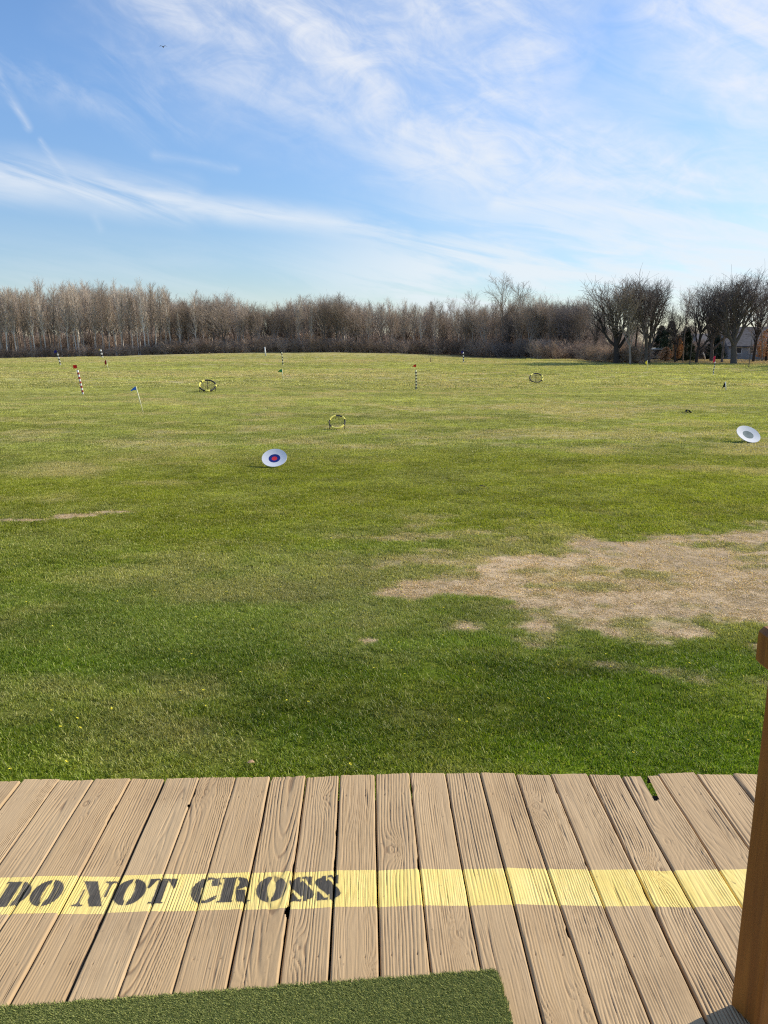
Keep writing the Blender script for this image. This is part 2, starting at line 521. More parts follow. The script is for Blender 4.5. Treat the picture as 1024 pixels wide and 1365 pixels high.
# ------------------------------------------------------------------ grass blades
m, nt, b = new_mat('grass_blades', 0.45, 0.28)
a = attr(nt, 'turf', 'INSTANCER')
t_ = S(nt, attr(nt, 'tint').outputs['Fac'])
h_ = S(nt, attr(nt, 'tip').outputs['Fac'])
base = mix(nt, t_.ss(0.80, 0.93) * 0.42, a.outputs['Color'], (0.50, 0.43, 0.20))
base = mix(nt, t_.ss(0.35, 0.0) * 0.45, base, (0.06, 0.13, 0.02))
f_ = (t_ * 0.5 + 0.92)
base = mix(nt, 1.0, base, comb(nt, f_, f_, f_), 'MULTIPLY')
setc(nt, b, base)
tl = nt.nodes.new('ShaderNodeBsdfTranslucent')
nt.links.new(mix(nt, 1.0, base, (1.15, 1.15, 0.65), 'MULTIPLY'), tl.inputs[0])
mxs = nt.nodes.new('ShaderNodeMixShader'); mxs.inputs[0].default_value = 0.36
nt.links.new(b.outputs[0], mxs.inputs[1]); nt.links.new(tl.outputs[0], mxs.inputs[2])
nt.links.new(mxs.outputs[0], nt.nodes['Material Output'].inputs[0])
MAT_BLADE = m

def tuft_mesh(name, n, R, h0, h1, w, seed, lean=0.55, flat=0.0):
    r = np.random.default_rng(seed)
    rr = R * np.sqrt(r.random(n)); th = r.random(n) * 2 * pi
    bx, by = rr * np.cos(th), rr * np.sin(th)
    h = h0 + (h1 - h0) * r.random(n) ** 1.3
    face = r.random(n) * 2 * pi; ln = lean * (0.3 + r.random(n)) * h * (1 + flat * 2)
    la = r.random(n) * 2 * pi
    ww = w * (0.7 + .6 * r.random(n))
    fx, fy = np.cos(face) * ww / 2, np.sin(face) * ww / 2
    z0 = np.full(n, -0.01)
    def P(x, y, z): return np.stack([x, y, z], -1)
    mx_, my_ = bx + np.cos(la) * ln * .35, by + np.sin(la) * ln * .35
    tx, ty = bx + np.cos(la) * ln, by + np.sin(la) * ln
    hz = h * (1 - flat)
    V_ = np.stack([P(bx - fx, by - fy, z0), P(bx + fx, by + fy, z0), P(mx_ + fx * .8, my_ + fy * .8, hz * .58), P(mx_ - fx * .8, my_ - fy * .8, hz * .58), P(tx, ty, hz)], 1).reshape(-1, 3)
    b0 = (np.arange(n) * 5)[:, None]
    me = mesh_np(name, V_, [b0 + np.array([[0, 1, 2, 3]]), b0 + np.array([[3, 2, 4]])])
    at = me.attributes.new('tint', 'FLOAT', 'POINT'); at.data.foreach_set('value', np.repeat(r.random(n), 5).astype(np.float32))
    at = me.attributes.new('tip', 'FLOAT', 'POINT'); at.data.foreach_set('value', np.tile([0, 0, .6, .6, 1], n).astype(np.float32))
    return me

def scatter_group():
    g = bpy.data.node_groups.new('scatter', 'GeometryNodeTree')
    g.interface.new_socket('Geometry', in_out='INPUT', socket_type='NodeSocketGeometry')
    so = g.interface.new_socket('Source', in_out='INPUT', socket_type='NodeSocketObject')
    g.interface.new_socket('Geometry', in_out='OUTPUT', socket_type='NodeSocketGeometry')
    N = g.nodes
    gi, go = N.new('NodeGroupInput'), N.new('NodeGroupOutput')
    oi = N.new('GeometryNodeObjectInfo'); oi.transform_space = 'ORIGINAL'
    oi.inputs['As Instance'].default_value = True
    ip = N.new('GeometryNodeInstanceOnPoints')
    ar = N.new('GeometryNodeInputNamedAttribute'); ar.data_type = 'FLOAT_VECTOR'; ar.inputs['Name'].default_value = 'rot'
    asx = N.new('GeometryNodeInputNamedAttribute'); asx.data_type = 'FLOAT_VECTOR'; asx.inputs['Name'].default_value = 'scl'
    g.links.new(gi.outputs[0], ip.inputs['Points'])
    g.links.new(gi.outputs[1], oi.inputs['Object'])
    g.links.new(oi.outputs['Geometry'], ip.inputs['Instance'])
    g.links.new(ar.outputs['Attribute'], ip.inputs['Rotation'])
    g.links.new(asx.outputs['Attribute'], ip.inputs['Scale'])
    g.links.new(ip.outputs[0], go.inputs[0])
    return g, so.identifier
SCAT, SRC_ID = scatter_group()

def scatter(name, P, rot, scl, source, colour=None):
    me = bpy.data.meshes.new(name); me.vertices.add(len(P))
    me.vertices.foreach_set('co', np.asarray(P, np.float32).ravel())
    a = me.attributes.new('rot', 'FLOAT_VECTOR', 'POINT'); a.data.foreach_set('vector', np.asarray(rot, np.float32).ravel())
    a = me.attributes.new('scl', 'FLOAT_VECTOR', 'POINT'); a.data.foreach_set('vector', np.asarray(scl, np.float32).ravel())
    if colour is not None:
        a = me.attributes.new('turf', 'FLOAT_COLOR', 'POINT'); a.data.foreach_set('color', np.asarray(colour, np.float32).ravel())
    o = link(name, me)
    md = o.modifiers.new('scatter', 'NODES'); md.node_group = SCAT; md[SRC_ID] = source
    return o

def grass_zone(y0, y1, per_m2, src, hs, fade=0.0, wx=(0.70, 1.9)):
    A = (wx[0] * (y1 ** 2 - y0 ** 2) + 2 * wx[1] * (y1 - y0))
    n = int(A * per_m2)
    u = RNG.random(n)
    a, b_, c_ = wx[0], 2 * wx[1], -(u * A + wx[0] * y0 ** 2 + 2 * wx[1] * y0)
    y = (-b_ + np.sqrt(b_ * b_ - 4 * a * c_)) / (2 * a)
    x = (RNG.random(n) * 2 - 1) * (wx[0] * y + wx[1])
    keep = (y > 2.90)
    if fade: keep &= RNG.random(n) > sst(y1 - fade, y1, y)
    col, bare = meadow_colour(x, y)
    keep &= RNG.random(n) > bare * 0.35
    x, y, col, bare = x[keep], y[keep], col[keep], bare[keep]
    n = len(x)
    z = terrain(x, y)
    rot = np.stack([RNG.normal(0, .06, n), RNG.normal(0, .06, n), RNG.random(n) * 2 * pi], -1)
    lumps = 0.75 + 0.6 * fbm(x / .35, y / .35, 71, 3)
    s = (0.85 + 0.3 * RNG.random(n))
    sz = s * hs * lumps * (1 - 0.70 * bare)
    jit = 0.82 + 0.36 * RNG.random(n)
    col = np.concatenate([col * jit[:, None], np.ones((n, 1))], -1)
    return scatter('grass', np.stack([x, y, z], -1), rot, np.stack([s, s, sz], -1), src, col)

def tuft_source(me, x, y):
    o = link('grass_tuft', me, MAT_BLADE, loc=(x, y, tz(x, y)))
    tag(o, 'single tuft of green grass growing in the lawn', 'grass', 'grass of the range', 'stuff')
    return o
tA = tuft_source(tuft_mesh('grass_tuft', 30, .045, .012, .028, .0044, 1, lean=.85), -5.6, 3.4)
tB = tuft_source(tuft_mesh('grass_tuft', 50, .085, .010, .026, .0070, 2, lean=.9), -9.5, 8.0)
tC = tuft_source(tuft_mesh('grass_tuft', 64, .16, .010, .026, .012, 3, lean=1.0), -22, 20)
tD = tuft_source(tuft_mesh('grass_tuft', 110, .48, .015, .042, .04, 4, lean=1.1), -45, 52)
for (y0, y1, d, src, hs, fade) in ((2.86, 7.5, 720, tA, .86, 1.2), (6.4, 17, 230, tB, .90, 3.0), (14, 46, 38, tC, 0.92, 8), (39, 150, 3.4, tD, 0.95, 70)):
    g = grass_zone(y0, y1, d, src, hs, fade)
    tag(g, 'mown green grass with worn straw coloured areas beyond the deck', 'grass', 'grass of the range', 'stuff')


# ================================================================== DECK
W = 0.1445
gx = [-1.255, -1.111, -.962, -.820, -.678, -.530, -.385, -.241, -.099, .044, .188, .338, .480, .628, .770, .932, 1.064, 1.221, 1.378]
sl_ = [0, 0, 0, 0, 0, 0, 0, 0, .002, .004, .004, .009, .011, .014, .019, .026, .030, .036, .045]
left = [gx[0] - W * (k + 1) for k in range(22)][::-1]
right = [gx[-1] + .150 * (k + 1) for k in range(14)]
gaps = left + gx + right
slopes = [0] * len(left) + sl_ + [.045] * len(right)
EDGE_Y, BACK_Y = 2.892, -1.6
S0, S1 = 2.118, 2.292
rp = np.random.default_rng(5)

def gapx(i, y):
    return gaps[i] + slopes[i] * (np.clip(y, 1.2, 3) - EDGE_Y) + (fbm(np.asarray(y, float) * 1.7, np.full(np.shape(y), i * 3.7), 15, 3) - .5) * .008

PL = []
for i in range(len(gaps) - 1):
    PL.append(dict(c=rp.uniform(-.16, .31), a=rp.uniform(.03, .15), ph=rp.uniform(0, 99), sp=rp.uniform(.0062, .0098), dep=rp.uniform(.9, 1.75),
                   dz=rp.normal(0, .0016), cup=rp.normal(0, .0016), cup2=rp.uniform(.0005, .0015),
                   knots=[(rp.uniform(.02, .13), rp.uniform(1.5, 2.8), rp.uniform(.6, 1.5)) for _ in range(rp.choice([0, 0, 1, 1, 2]))],
                   end=rp.normal(0, .006), gl=abs(rp.normal(.0012, .0022)) + .0006, gr=abs(rp.normal(.0012, .0022)) + .0006))
kn = {22 + 13: [(.03, 2.66, 1.6)], 22 + 9: [(.06, 2.40, 1.2)], 22 + 10: [(.10, 2.0, .9)]}
for k, v in kn.items(): PL[k]['knots'] = v

def board_z(i, u, w, y):
    """relief of board i: raised weathered grain, cupping, checks"""
    p = PL[i]
    y = np.asarray(y, float); u = np.asarray(u, float)
    warp = (fbm(u * 7, y * 1.3 + p['ph'], 101 + i, 3) - .5) * .022 + (vnoise(u * 34, y * 6 + p['ph'], 7) - .5) * .0035
    d = p['a'] + (vnoise(y * .9 + p['ph'], y * 0, 9) - .5) * .085
    r = np.sqrt((u - p['c']) ** 2 + d ** 2) + warp
    for (ku, ky, ka) in p['knots']:
        e = ((u - ku) / .026) ** 2 + ((y - ky) / .075) ** 2
        r = r + ka * .030 * np.exp(-e)
    t = (r / p['sp'] * (1.25 if abs(p['a']) < .07 else 1.0)) % 1.0
    prof = np.clip(np.abs(t - .5) * 2, 0, 1)                   # 1 at groove
    groove = sst(.50, .98, prof)
    patch = sst(.22, .68, fbm(u * 16, y * 1.6 + p['ph'], 303 + i, 3)) * .85 + .15
    z = -groove * .0019 * patch * p['dep']
    z = z - .0011 * sst(.55, .8, fbm(u * 300, y * 5 + p['ph'], 505 + i, 2))
    ck = fbm(u * 210 + 5 * warp, y * 2.2 + p['ph'] * 3, 401 + i, 2)
    z = z - .0032 * sst(.79, .88, ck) * sst(.48, .68, vnoise(u * 18, y * 1.1 + p['ph'], 12))
    z = z + (fbm(u * 120, y * 30, 55, 2) - .5) * .0007
    for (ku, ky, ka) in p['knots']:
        e = ((u - ku) / .010) ** 2 + ((y - ky) / .016) ** 2
        z = z - .0016 * np.exp(-(e - 1) ** 2 * 3)
    q = (u / w - .5) * 2
    for jy in (2.74, 1.92):                                  # nail dents over the joists
        for ju in (.030, w - .034):
            nz = p['ph'] % 1 * .012 - .006
            z = z - .0035 * np.exp(-(((u - ju - nz) / .0030) ** 2 + ((y - jy - nz) / .0034) ** 2) ** 2)
    grain = z + 0
    z = z + p['dz'] + p['cup'] * q + p['cup2'] * q * q
    edge = np.minimum(u, w - u)
    z = z - .006 * (1 - sst(0, .006, edge)) ** 2
    return z, grain

def letters_mask(x, y):
    """stencilled DO NOT CROSS; ink coverage 0..1"""
    ink = np.zeros(x.shape)
    soft = .0011
    def ell(X, Y, cx, cy, rx, ry): return (np.sqrt(((X - cx) / rx) ** 2 + ((Y - cy) / ry) ** 2) - 1) * np.minimum(rx, ry)
    def box(X, Y, x0, x1, y0, y1): return np.maximum(np.maximum(x0 - X, X - x1), np.maximum(y0 - Y, Y - y1))
    def seg(X, Y, ax, ay, bx, by, r0, r1=None):
        r1 = r0 if r1 is None else r1
        ex, ey = bx - ax, by - ay; t = np.clip(((X - ax) * ex + (Y - ay) * ey) / (ex * ex + ey * ey), 0, 1)
        return np.hypot(X - ax - t * ex, Y - ay - t * ey) - (r0 + (r1 - r0) * t)
    def poly(X, Y, pts):
        d = np.full(X.shape, -9.0)
        n = len(pts)
        for k in range(n):
            (ax, ay), (bx, by) = pts[k], pts[(k + 1) % n]
            L = math.hypot(bx - ax, by - ay)
            d = np.maximum(d, ((Y - ay) * (bx - ax) - (X - ax) * (by - ay)) / -L)   # convex, counter-clockwise
        return d
    mn, mxx = np.minimum, np.maximum
    def U_(*a):
        r = a[0]
        for q in a[1:]: r = mn(r, q)
        return r
    def O(X, Y, w):
        d = mxx(ell(X, Y, w / 2, .5, w / 2, .52), -ell(X, Y, w / 2, .5, w * .135, .40))
        return mxx(d, -box(X, Y, w / 2 - .035, w / 2 + .035, -.2, 1.2))
    def D(X, Y, w):
        stem = U_(box(X, Y, .09, .42, 0, 1), box(X, Y, 0, .42, 0, .06), box(X, Y, 0, .42, .94, 1))
        bowl = mxx(ell(X, Y, w * .45, .5, w * .55, .5), -ell(X, Y, w * .45, .5, w * .20, .40))
        return U_(stem, mxx(bowl, -box(X, Y, -1, .49, -1, 2)))
    def N(X, Y, w):
        return U_(poly(X, Y, [(.02, 1.0), (.62 * w, 0.0), (w * .86, 0.0), (.40, 1.0)]), mxx(poly(X, Y, [(.38 * w, 0), (.86 * w, 0), (.86 * w, .5), (.38 * w, .5)]), poly(X, Y, [(.02, 1.0), (.50 * w, 0.0), (w * .86, 0.0), (.40, 1.0)])),
                  box(X, Y, .11, .17, .04, .66), box(X, Y, 0, .30, 0, .065), poly(X, Y, [(.04, .0), (.26, .0), (.17, .16), (.11, .16)]),
                  box(X, Y, w * .86 - .07, w * .86, .36, 1), box(X, Y, w * .66, w, .935, 1), poly(X, Y, [(w * .86 - .07, .84), (w * .86, .84), (w * .96, 1), (w * .70, 1)]))
    def T(X, Y, w):
        return U_(box(X, Y, w * .33, w * .67, 0, .93), box(X, Y, w * .22, w * .74, 0, .06), box(X, Y, w * .14, w * .70, .93, 1.0),
                  poly(X, Y, [(0, .62), (.06, .62), (.20, .93), (.20, 1.0), (0, 1)]), poly(X, Y, [(w - .06, .62), (w, .62), (w, 1), (w - .26, 1), (w - .26, .94)]))
    def C(X, Y, w):
        body = mxx(ell(X, Y, w * .55, .5, w * .55, .52), -ell(X, Y, w * .62, .5, w * .26, .43))
        leftp = mxx(body, X - w * .42)
        rest = mxx(mxx(body, w * .48 - X), -box(X, Y, w * .70, 2, .20, .72))
        rest = mxx(rest, -box(X, Y, w * .60, 2, .24, .60))
        return U_(leftp, rest, poly(X, Y, [(w * .70, .66), (w * .96, .66), (w * .96, 1.0), (w * .90, 1.0), (w * .66, .86)]), seg(X, Y, w * .60, .03, w * .95, .26, .045, .03))
    def R(X, Y, w):
        stem = U_(box(X, Y, .08, .40, 0, 1), box(X, Y, 0, .43, 0, .06), box(X, Y, 0, .43, .94, 1))
        bowl = mxx(ell(X, Y, w * .46, .745, w * .42, .255), -ell(X, Y, w * .44, .745, w * .14, .17))
        leg = U_(poly(X, Y, [(w * .60, .0), (w * .88, .0), (w * .80, .46), (w * .50, .50)]), seg(X, Y, w * .80, .05, w * .98, .06, .05, .02))
        return U_(stem, mxx(U_(bowl, leg), -box(X, Y, -1, .47, -1, 2)))
    def Sx(X, Y, w):
        r = U_(seg(X, Y, w * .30, .70, w * .70, .32, .20, .19), seg(X, Y, w * .22, .74, w * .34, .60, .17), seg(X, Y, w * .76, .24, w * .66, .38, .17),
               seg(X, Y, w * .30, .93, w * .62, .965, .055, .04), seg(X, Y, w * .68, .06, w * .36, .035, .055, .04),
               poly(X, Y, [(w * .80, .64), (w * .88, .64), (w * .88, 1.0), (w * .80, 1.0), (w * .62, .96), (w * .62, .90)]),
               poly(X, Y, [(w * .10, .0), (w * .18, .0), (w * .38, .04), (w * .38, .10), (w * .18, .36), (w * .10, .36)]))
        r = mxx(r, mn(Y - 1.02, 9)); r = mxx(r, -Y - .02)
        r = mxx(r, -seg(X, Y, w * .44, 1.1, w * .44, .80, .022)); return mxx(r, -seg(X, Y, w * .56, -.1, w * .56, .20, .022))
    lay = [(D, -1.186, -1.088), (O, -1.083, -.984), (N, -.936, -.822), (O, -.818, -.716), (T, -.714, -.623),
           (C, -.567, -.478), (R, -.476, -.370), (O, -.356, -.257), (Sx, -.249, -.166), (Sx, -.165, -.079)]
    Hc, yb = .117, 2.152
    for fn, a_, b_ in lay:
        sel = (x > a_ - .01) & (x < b_ + .01) & (y > yb - .01) & (y < yb + Hc + .01)
        if not sel.any(): continue
        wob = (fbm(x[sel] * 90, y[sel] * 90, 66, 3) - .5) * .0022
        X, Y = (x[sel] - a_) / Hc, (y[sel] - yb) / Hc
        d = fn(X, Y, (b_ - a_) / Hc) * Hc + wob
        v = sst(soft + .0006, -soft, d)
        over = 0.32 * sst(.007, 0, d) * sst(.35, .75, fbm(x[sel] * 160, y[sel] * 160, 88, 2))        # sprayed fringe
        ink[sel] = np.maximum(ink[sel], np.maximum(v, over))
    return ink

def build_boards(y_from, y_to, dyv, dxv, boards, want_ink=False, endcut=False):
    """returns verts, quads, ink, pid with each board's top as a fine sheet and its sides turned down"""
    Vs, Fs, Inks, Pid = [], [], [], []; base = 0
    for i in boards:
        yend = y_to
        y1 = (EDGE_Y + PL[i]['end']) if endcut else y_to
        ny = max(2, int(round((y1 - y_from) / dyv)) + 1)
        yy = np.linspace(y_from, y1, ny)
        xl = gapx(i, yy) + PL[i]['gl']; xr = gapx(i + 1, yy) - PL[i]['gr']
        # a little splintered wear at some places along the edges
        xl = xl + .004 * sst(.74, .9, fbm(yy * 9, np.full(ny, i * 1.9), 71, 3)); xr = xr - .004 * sst(.74, .9, fbm(yy * 9, np.full(ny, i * 2.7), 72, 3))
        nx = max(4, int(round(W / dxv)))
        q = np.linspace(0, 1, nx + 1)
        q = np.concatenate([[0], [.012], q[1:-1], [.988], [1]])
        X = xl[:, None] + (xr - xl)[:, None] * q[None, :]
        Y = np.repeat(yy[:, None], X.shape[1], 1)
        if endcut:
            chip = .010 * sst(.55, .8, fbm(q * 6 + i, np.full(len(q), 3.3), 81, 3)) + .003 * (vnoise(q * 20, np.full(len(q), i), 82) - .5)
            Y = Y - (chip[None, :]) * sst(y1 - .06, y1, Y)
        w = (xr - xl)[:, None]
        Z, Gr = board_z(i, X - xl[:, None], w, Y)
        Gr = np.concatenate([Gr[:, :1], Gr, Gr[:, -1:]], 1)
        if endcut: Z = Z - .004 * sst(y1 - .008, y1, Y + .0)
        Y = Y - .032 * sst(.15, 1.35, X)               # the far edge and the stripe run very slightly askew to the right
        P = np.stack([X, Y, Z], -1)
        # side walls: one more column each side, dropped
        Lc = P[:, :1].copy(); Lc[..., 2] = -.036; Rc = P[:, -1:].copy(); Rc[..., 2] = -.036
        P = np.concatenate([Lc, P, Rc], 1)
        r_, c_ = P.shape[:2]
        id_ = base + np.arange(r_ * c_).reshape(r_, c_)
        Vs.append(P.reshape(-1, 3)); Fs.append(np.stack([id_[:-1, :-1], id_[:-1, 1:], id_[1:, 1:], id_[1:, :-1]], -1).reshape(-1, 4))
        Inks.append(Gr.ravel()); Pid.append(np.full(r_ * c_, PL[i]['ph']))
        base += r_ * c_
        if endcut:                      # end grain face
            e = P[-1, 1:-1].copy(); e2 = e.copy(); e2[:, 2] = -.036
            k = len(e); Vs.append(np.concatenate([e, e2])); id2 = base + np.arange(2 * k).reshape(2, k)
            Fs.append(np.stack([id2[0, :-1], id2[0, 1:], id2[1, 1:], id2[1, :-1]], -1).reshape(-1, 4)[:, ::-1])
            Inks.append(np.zeros(2 * k)); Pid.append(np.full(2 * k, PL[i]['ph'])); base += 2 * k
    V_ = np.concatenate(Vs); F_ = np.concatenate(Fs); pid = np.concatenate(Pid)
    return V_, F_, np.stack([pid, np.concatenate(Inks)], -1)

# material: painted weathered boards
def board_material(name, stripe):
    m, nt, b = new_mat(name, 0.72, 0.25)
    geo = nt.nodes.new('ShaderNodeNewGeometry')
    x, y, z = sep(nt, geo.outputs['Position'])
    pid = S(nt, attr(nt, 'pid').outputs['Fac'])
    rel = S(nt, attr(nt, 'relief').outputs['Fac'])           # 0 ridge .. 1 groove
    v1 = comb(nt, x * 38.0, y * 2.4, pid)
    v2 = comb(nt, x * 300.0, y * 22.0, pid)
    v3 = comb(nt, x * 7.0, y * 3.0, pid)
    n1, n2, n3 = noise(nt, v1, 1, 4, .6), noise(nt, v2, 1, 3, .6), noise(nt, v3, 1, 5, .6)
    per = (pid * 12.9898)._m('SINE') * 43758.5; per = per._m('FRACT')
    tan_ = mix(nt, per, (0.455, 0.318, 0.170), (0.50, 0.362, 0.205))
    tan_ = mix(nt, n3.ss(0.35, 0.72) * 0.55, tan_, (0.40, 0.275, 0.150))
    tan_ = mix(nt, n1.ss(0.45, 0.8) * 0.35, tan_, (0.52, 0.385, 0.235))
    tan_ = mix(nt, rel.ss(0.45, 1.0) * 0.60, tan_, (0.17, 0.10, 0.055))                 # grain grooves darkened: their thin shadows painted into the board colour
    if stripe:
        ink = S(nt, attr(nt, 'ink').outputs['Fac'])
        yel = mix(nt, n3.ss(0.35, 0.75), (0.80, 0.62, 0.19), (0.86, 0.70, 0.27))
        yel = mix(nt, n1.ss(0.55, 0.85) * 0.25, yel, (0.80, 0.62, 0.30))
        wear = (n2 * 0.6 + n1 * 0.4).ss(0.52, 0.72) * rel.ss(0.1, 0.8)
        yel = mix(nt, wear * 0.7, yel, tan_)
        yel = mix(nt, rel.ss(0.35, 1.0) * 0.35, yel, (0.42, 0.28, 0.08))  # groove shadows painted into the yellow as well
        ik = mix(nt, (n1 * 0.5 + n2 * 0.5).ss(0.40, 0.72), (0.055, 0.050, 0.042), (0.15, 0.135, 0.105))
        scuff = (n2 * 0.55 + n1 * 0.45).ss(0.62, 0.74)
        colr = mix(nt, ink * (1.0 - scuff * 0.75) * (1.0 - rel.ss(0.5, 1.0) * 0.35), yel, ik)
    else:
        colr = tan_
    dirt = noise(nt, comb(nt, x * 2.2, y * 2.6, 3.0), 1, 6, .68)
    colr = mix(nt, dirt.ss(.50, .72) * .38, colr, mix(nt, 1.0, colr, (0.62, 0.60, 0.58), 'MULTIPLY'))
    spk = noise(nt, comb(nt, x * 70.0, y * 40.0, pid), 1, 2, .5)
    colr = mix(nt, spk.ss(.70, .78) * .5, colr, (.16, .115, .075))
    down = z.ss(-0.004, -0.016)
    colr = mix(nt, down * 0.9, colr, (0.16, 0.11, 0.07))                               # bare wood down the sides of the boards
    setc(nt, b, colr)
    bump(nt, b, n2 * 1.0 + n1 * 0.6, 0.35, 0.0012)
    return m
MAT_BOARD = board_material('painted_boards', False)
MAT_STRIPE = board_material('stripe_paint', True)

deck = empty('wooden_deck', (0, 2.0, GZ))
tag(deck, 'tan painted plank deck with a yellow warning stripe across its boards', 'deck')
def deck_child(name, me, mat):
    o = link(name, me, mat, deck); o.location = (0, -2.0, -GZ); return o
def set_attr(me, name, arr):
    a = me.attributes.new(name, 'FLOAT', 'POINT'); a.data.foreach_set('value', np.asarray(arr, np.float32))
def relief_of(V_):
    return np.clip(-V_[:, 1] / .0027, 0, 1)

near = [i for i in range(len(PL)) if gaps[i] > -1.9 and gaps[i] < 1.75]
farb = [i for i in range(len(PL)) if i not in near]
parts = [build_boards(BACK_Y, 1.45, .12, .012, near), build_boards(1.45, S0, .007, .0022, near), build_boards(S1, EDGE_Y, .007, .0022, near, endcut=True),
         build_boards(BACK_Y, S0, .05, .008, farb), build_boards(S1, EDGE_Y, .03, .008, farb, endcut=True)]
Vb, Fb, Pb, o_ = [], [], [], 0
for v, f, p in parts: Vb.append(v); Fb.append(f + o_); Pb.append(p); o_ += len(v)
Vb = np.concatenate(Vb); Fb = np.concatenate(Fb); Pb = np.concatenate(Pb)
# two broken slots through the boards
def hole(V_, F_, poly):
    c = V_[F_].mean(1)
    ins = np.ones(len(F_), bool)
    n = len(poly)
    for k in range(n):
        (ax, ay), (bx, by) = poly[k], poly[(k + 1) % n]
        ins &= ((bx - ax) * (c[:, 1] - ay) - (by - ay) * (c[:, 0] - ax)) > 0
    return F_[~ins]
Fb = hole(Vb, Fb, [(1.134, 2.668), (1.156, 2.676), (1.177, 2.90), (1.145, 2.90)])
Fb = hole(Vb, Fb, [(-.255, 2.090), (-.238, 2.082), (-.238, 2.119), (-.250, 2.119)])
Fb = hole(Vb, Fb, [(-.685, 2.685), (-.676, 2.675), (-.676, 2.715), (-.680, 2.715)])
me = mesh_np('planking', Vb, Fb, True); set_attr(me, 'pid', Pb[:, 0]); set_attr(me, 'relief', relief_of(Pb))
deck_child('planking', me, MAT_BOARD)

# painted band: the same boards between S0 and S1, letters split out as their own part
v1_, f1_, p1_ = build_boards(S0, S1, .0022, .0016, [i for i in near if -1.35 < gaps[i] < 0])
v2_, f2_, p2_ = build_boards(S0, S1, .007, .0022, [i for i in near if not -1.35 < gaps[i] < 0])
v3_, f3_, p3_ = build_boards(S0, S1, .03, .008, farb)
Vs_ = np.concatenate([v1_, v2_, v3_]); Fs_ = np.concatenate([f1_, f2_ + len(v1_), f3_ + len(v1_) + len(v2_)]); Ps_ = np.concatenate([p1_, p2_, p3_])
ink = letters_mask(Vs_[:, 0], Vs_[:, 1]); ink[Vs_[:, 2] < -.02] *= .3
Fs_ = hole(Vs_, Fs_, [(-.250, 2.11), (-.238, 2.11), (-.238, 2.138), (-.245, 2.138)])
isink = ink[Fs_].mean(1) > .5
def sub(V_, F_, *arrs):
    used = np.unique(F_); remap = np.zeros(len(V_), int); remap[used] = np.arange(len(used))
    return (V_[used], remap[F_]) + tuple(a[used] for a in arrs)
for nm, sel in (('yellow_stripe', ~isink), ('stencil_lettering', isink)):
    v, f, p, k = sub(Vs_, Fs_[sel], Ps_, ink)
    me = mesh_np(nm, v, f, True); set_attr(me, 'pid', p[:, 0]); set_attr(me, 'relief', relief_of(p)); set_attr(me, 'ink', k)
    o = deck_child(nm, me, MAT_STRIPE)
    if nm == 'stencil_lettering': o['label'] = 'black stencilled words DO NOT CROSS'

MAT_TIMBER = simple('rough_timber', (.16, .115, .075), .85, .2, .35, 9, bmp=.4)
for k in range(6):                           # joists run across under the boards and rest on the soil
    y = 2.74 - k * .82
    mb = MB(); mb.box((0.3, y - 2.0, -.22 - GZ), (9.0, .045, .364)); mb.build('joist', MAT_TIMBER, deck)

# ------------------------------------------------------------------ turf mat
mat_ang = math.atan2(1.859 - 1.770, .374 + .984)
mat_o = empty('artificial_turf_mat', (.369, 1.836, .002), mat_ang)
tag(mat_o, 'green artificial turf hitting mat lying on the deck boards', 'mat')
mb = MB(); mb.box((-.80, -.76, .009), (1.60, 1.52, .014), ch=.003)
mb.build('backing', simple('mat_backing', (.05, .075, .03), .95, .1, .3, 60), mat_o)
m, nt, b = new_mat('turf_fibre', .6, .25)
t_ = S(nt, attr(nt, 'tint').outputs['Fac'])
cc = mix(nt, t_, (0.085, 0.13, 0.020), (0.48, 0.50, 0.15))
cc = mix(nt, t_.ss(.80, .97) * .7, cc, (0.50, 0.48, 0.24))
setc(nt, b, cc)
tl = nt.nodes.new('ShaderNodeBsdfTranslucent'); nt.links.new(cc, tl.inputs[0])
mxs = nt.nodes.new('ShaderNodeMixShader'); mxs.inputs[0].default_value = .2
nt.links.new(b.outputs[0], mxs.inputs[1]); nt.links.new(tl.outputs[0], mxs.inputs[2]); nt.links.new(mxs.outputs[0], nt.nodes['Material Output'].inputs[0])
src = link('turf_pile', tuft_mesh('turf_pile', 46, .014, .004, .010, .0019, 9, lean=1.1), m, mat_o, (-.02, -1.48, .014))
src['kind'] = 'stuff'
nn = 46000
xx = -1.59 + 1.582 * RNG.random(nn); yy = -.62 * RNG.random(nn) - .010
x2 = -1.598 + 1.596 * RNG.random(9000); y2 = -.60 - .915 * RNG.random(9000)
xx = np.concatenate([xx, x2]); yy = np.concatenate([yy, y2]); nn = len(xx)
sc = .8 + .4 * RNG.random(nn)
po = scatter('turf_pile', np.stack([xx, yy, np.full(nn, .0155)], -1), np.stack([np.zeros(nn), np.zeros(nn), RNG.random(nn) * 6.28], -1), np.stack([sc, sc, sc], -1), src)
po.parent = mat_o; po['kind'] = 'stuff'

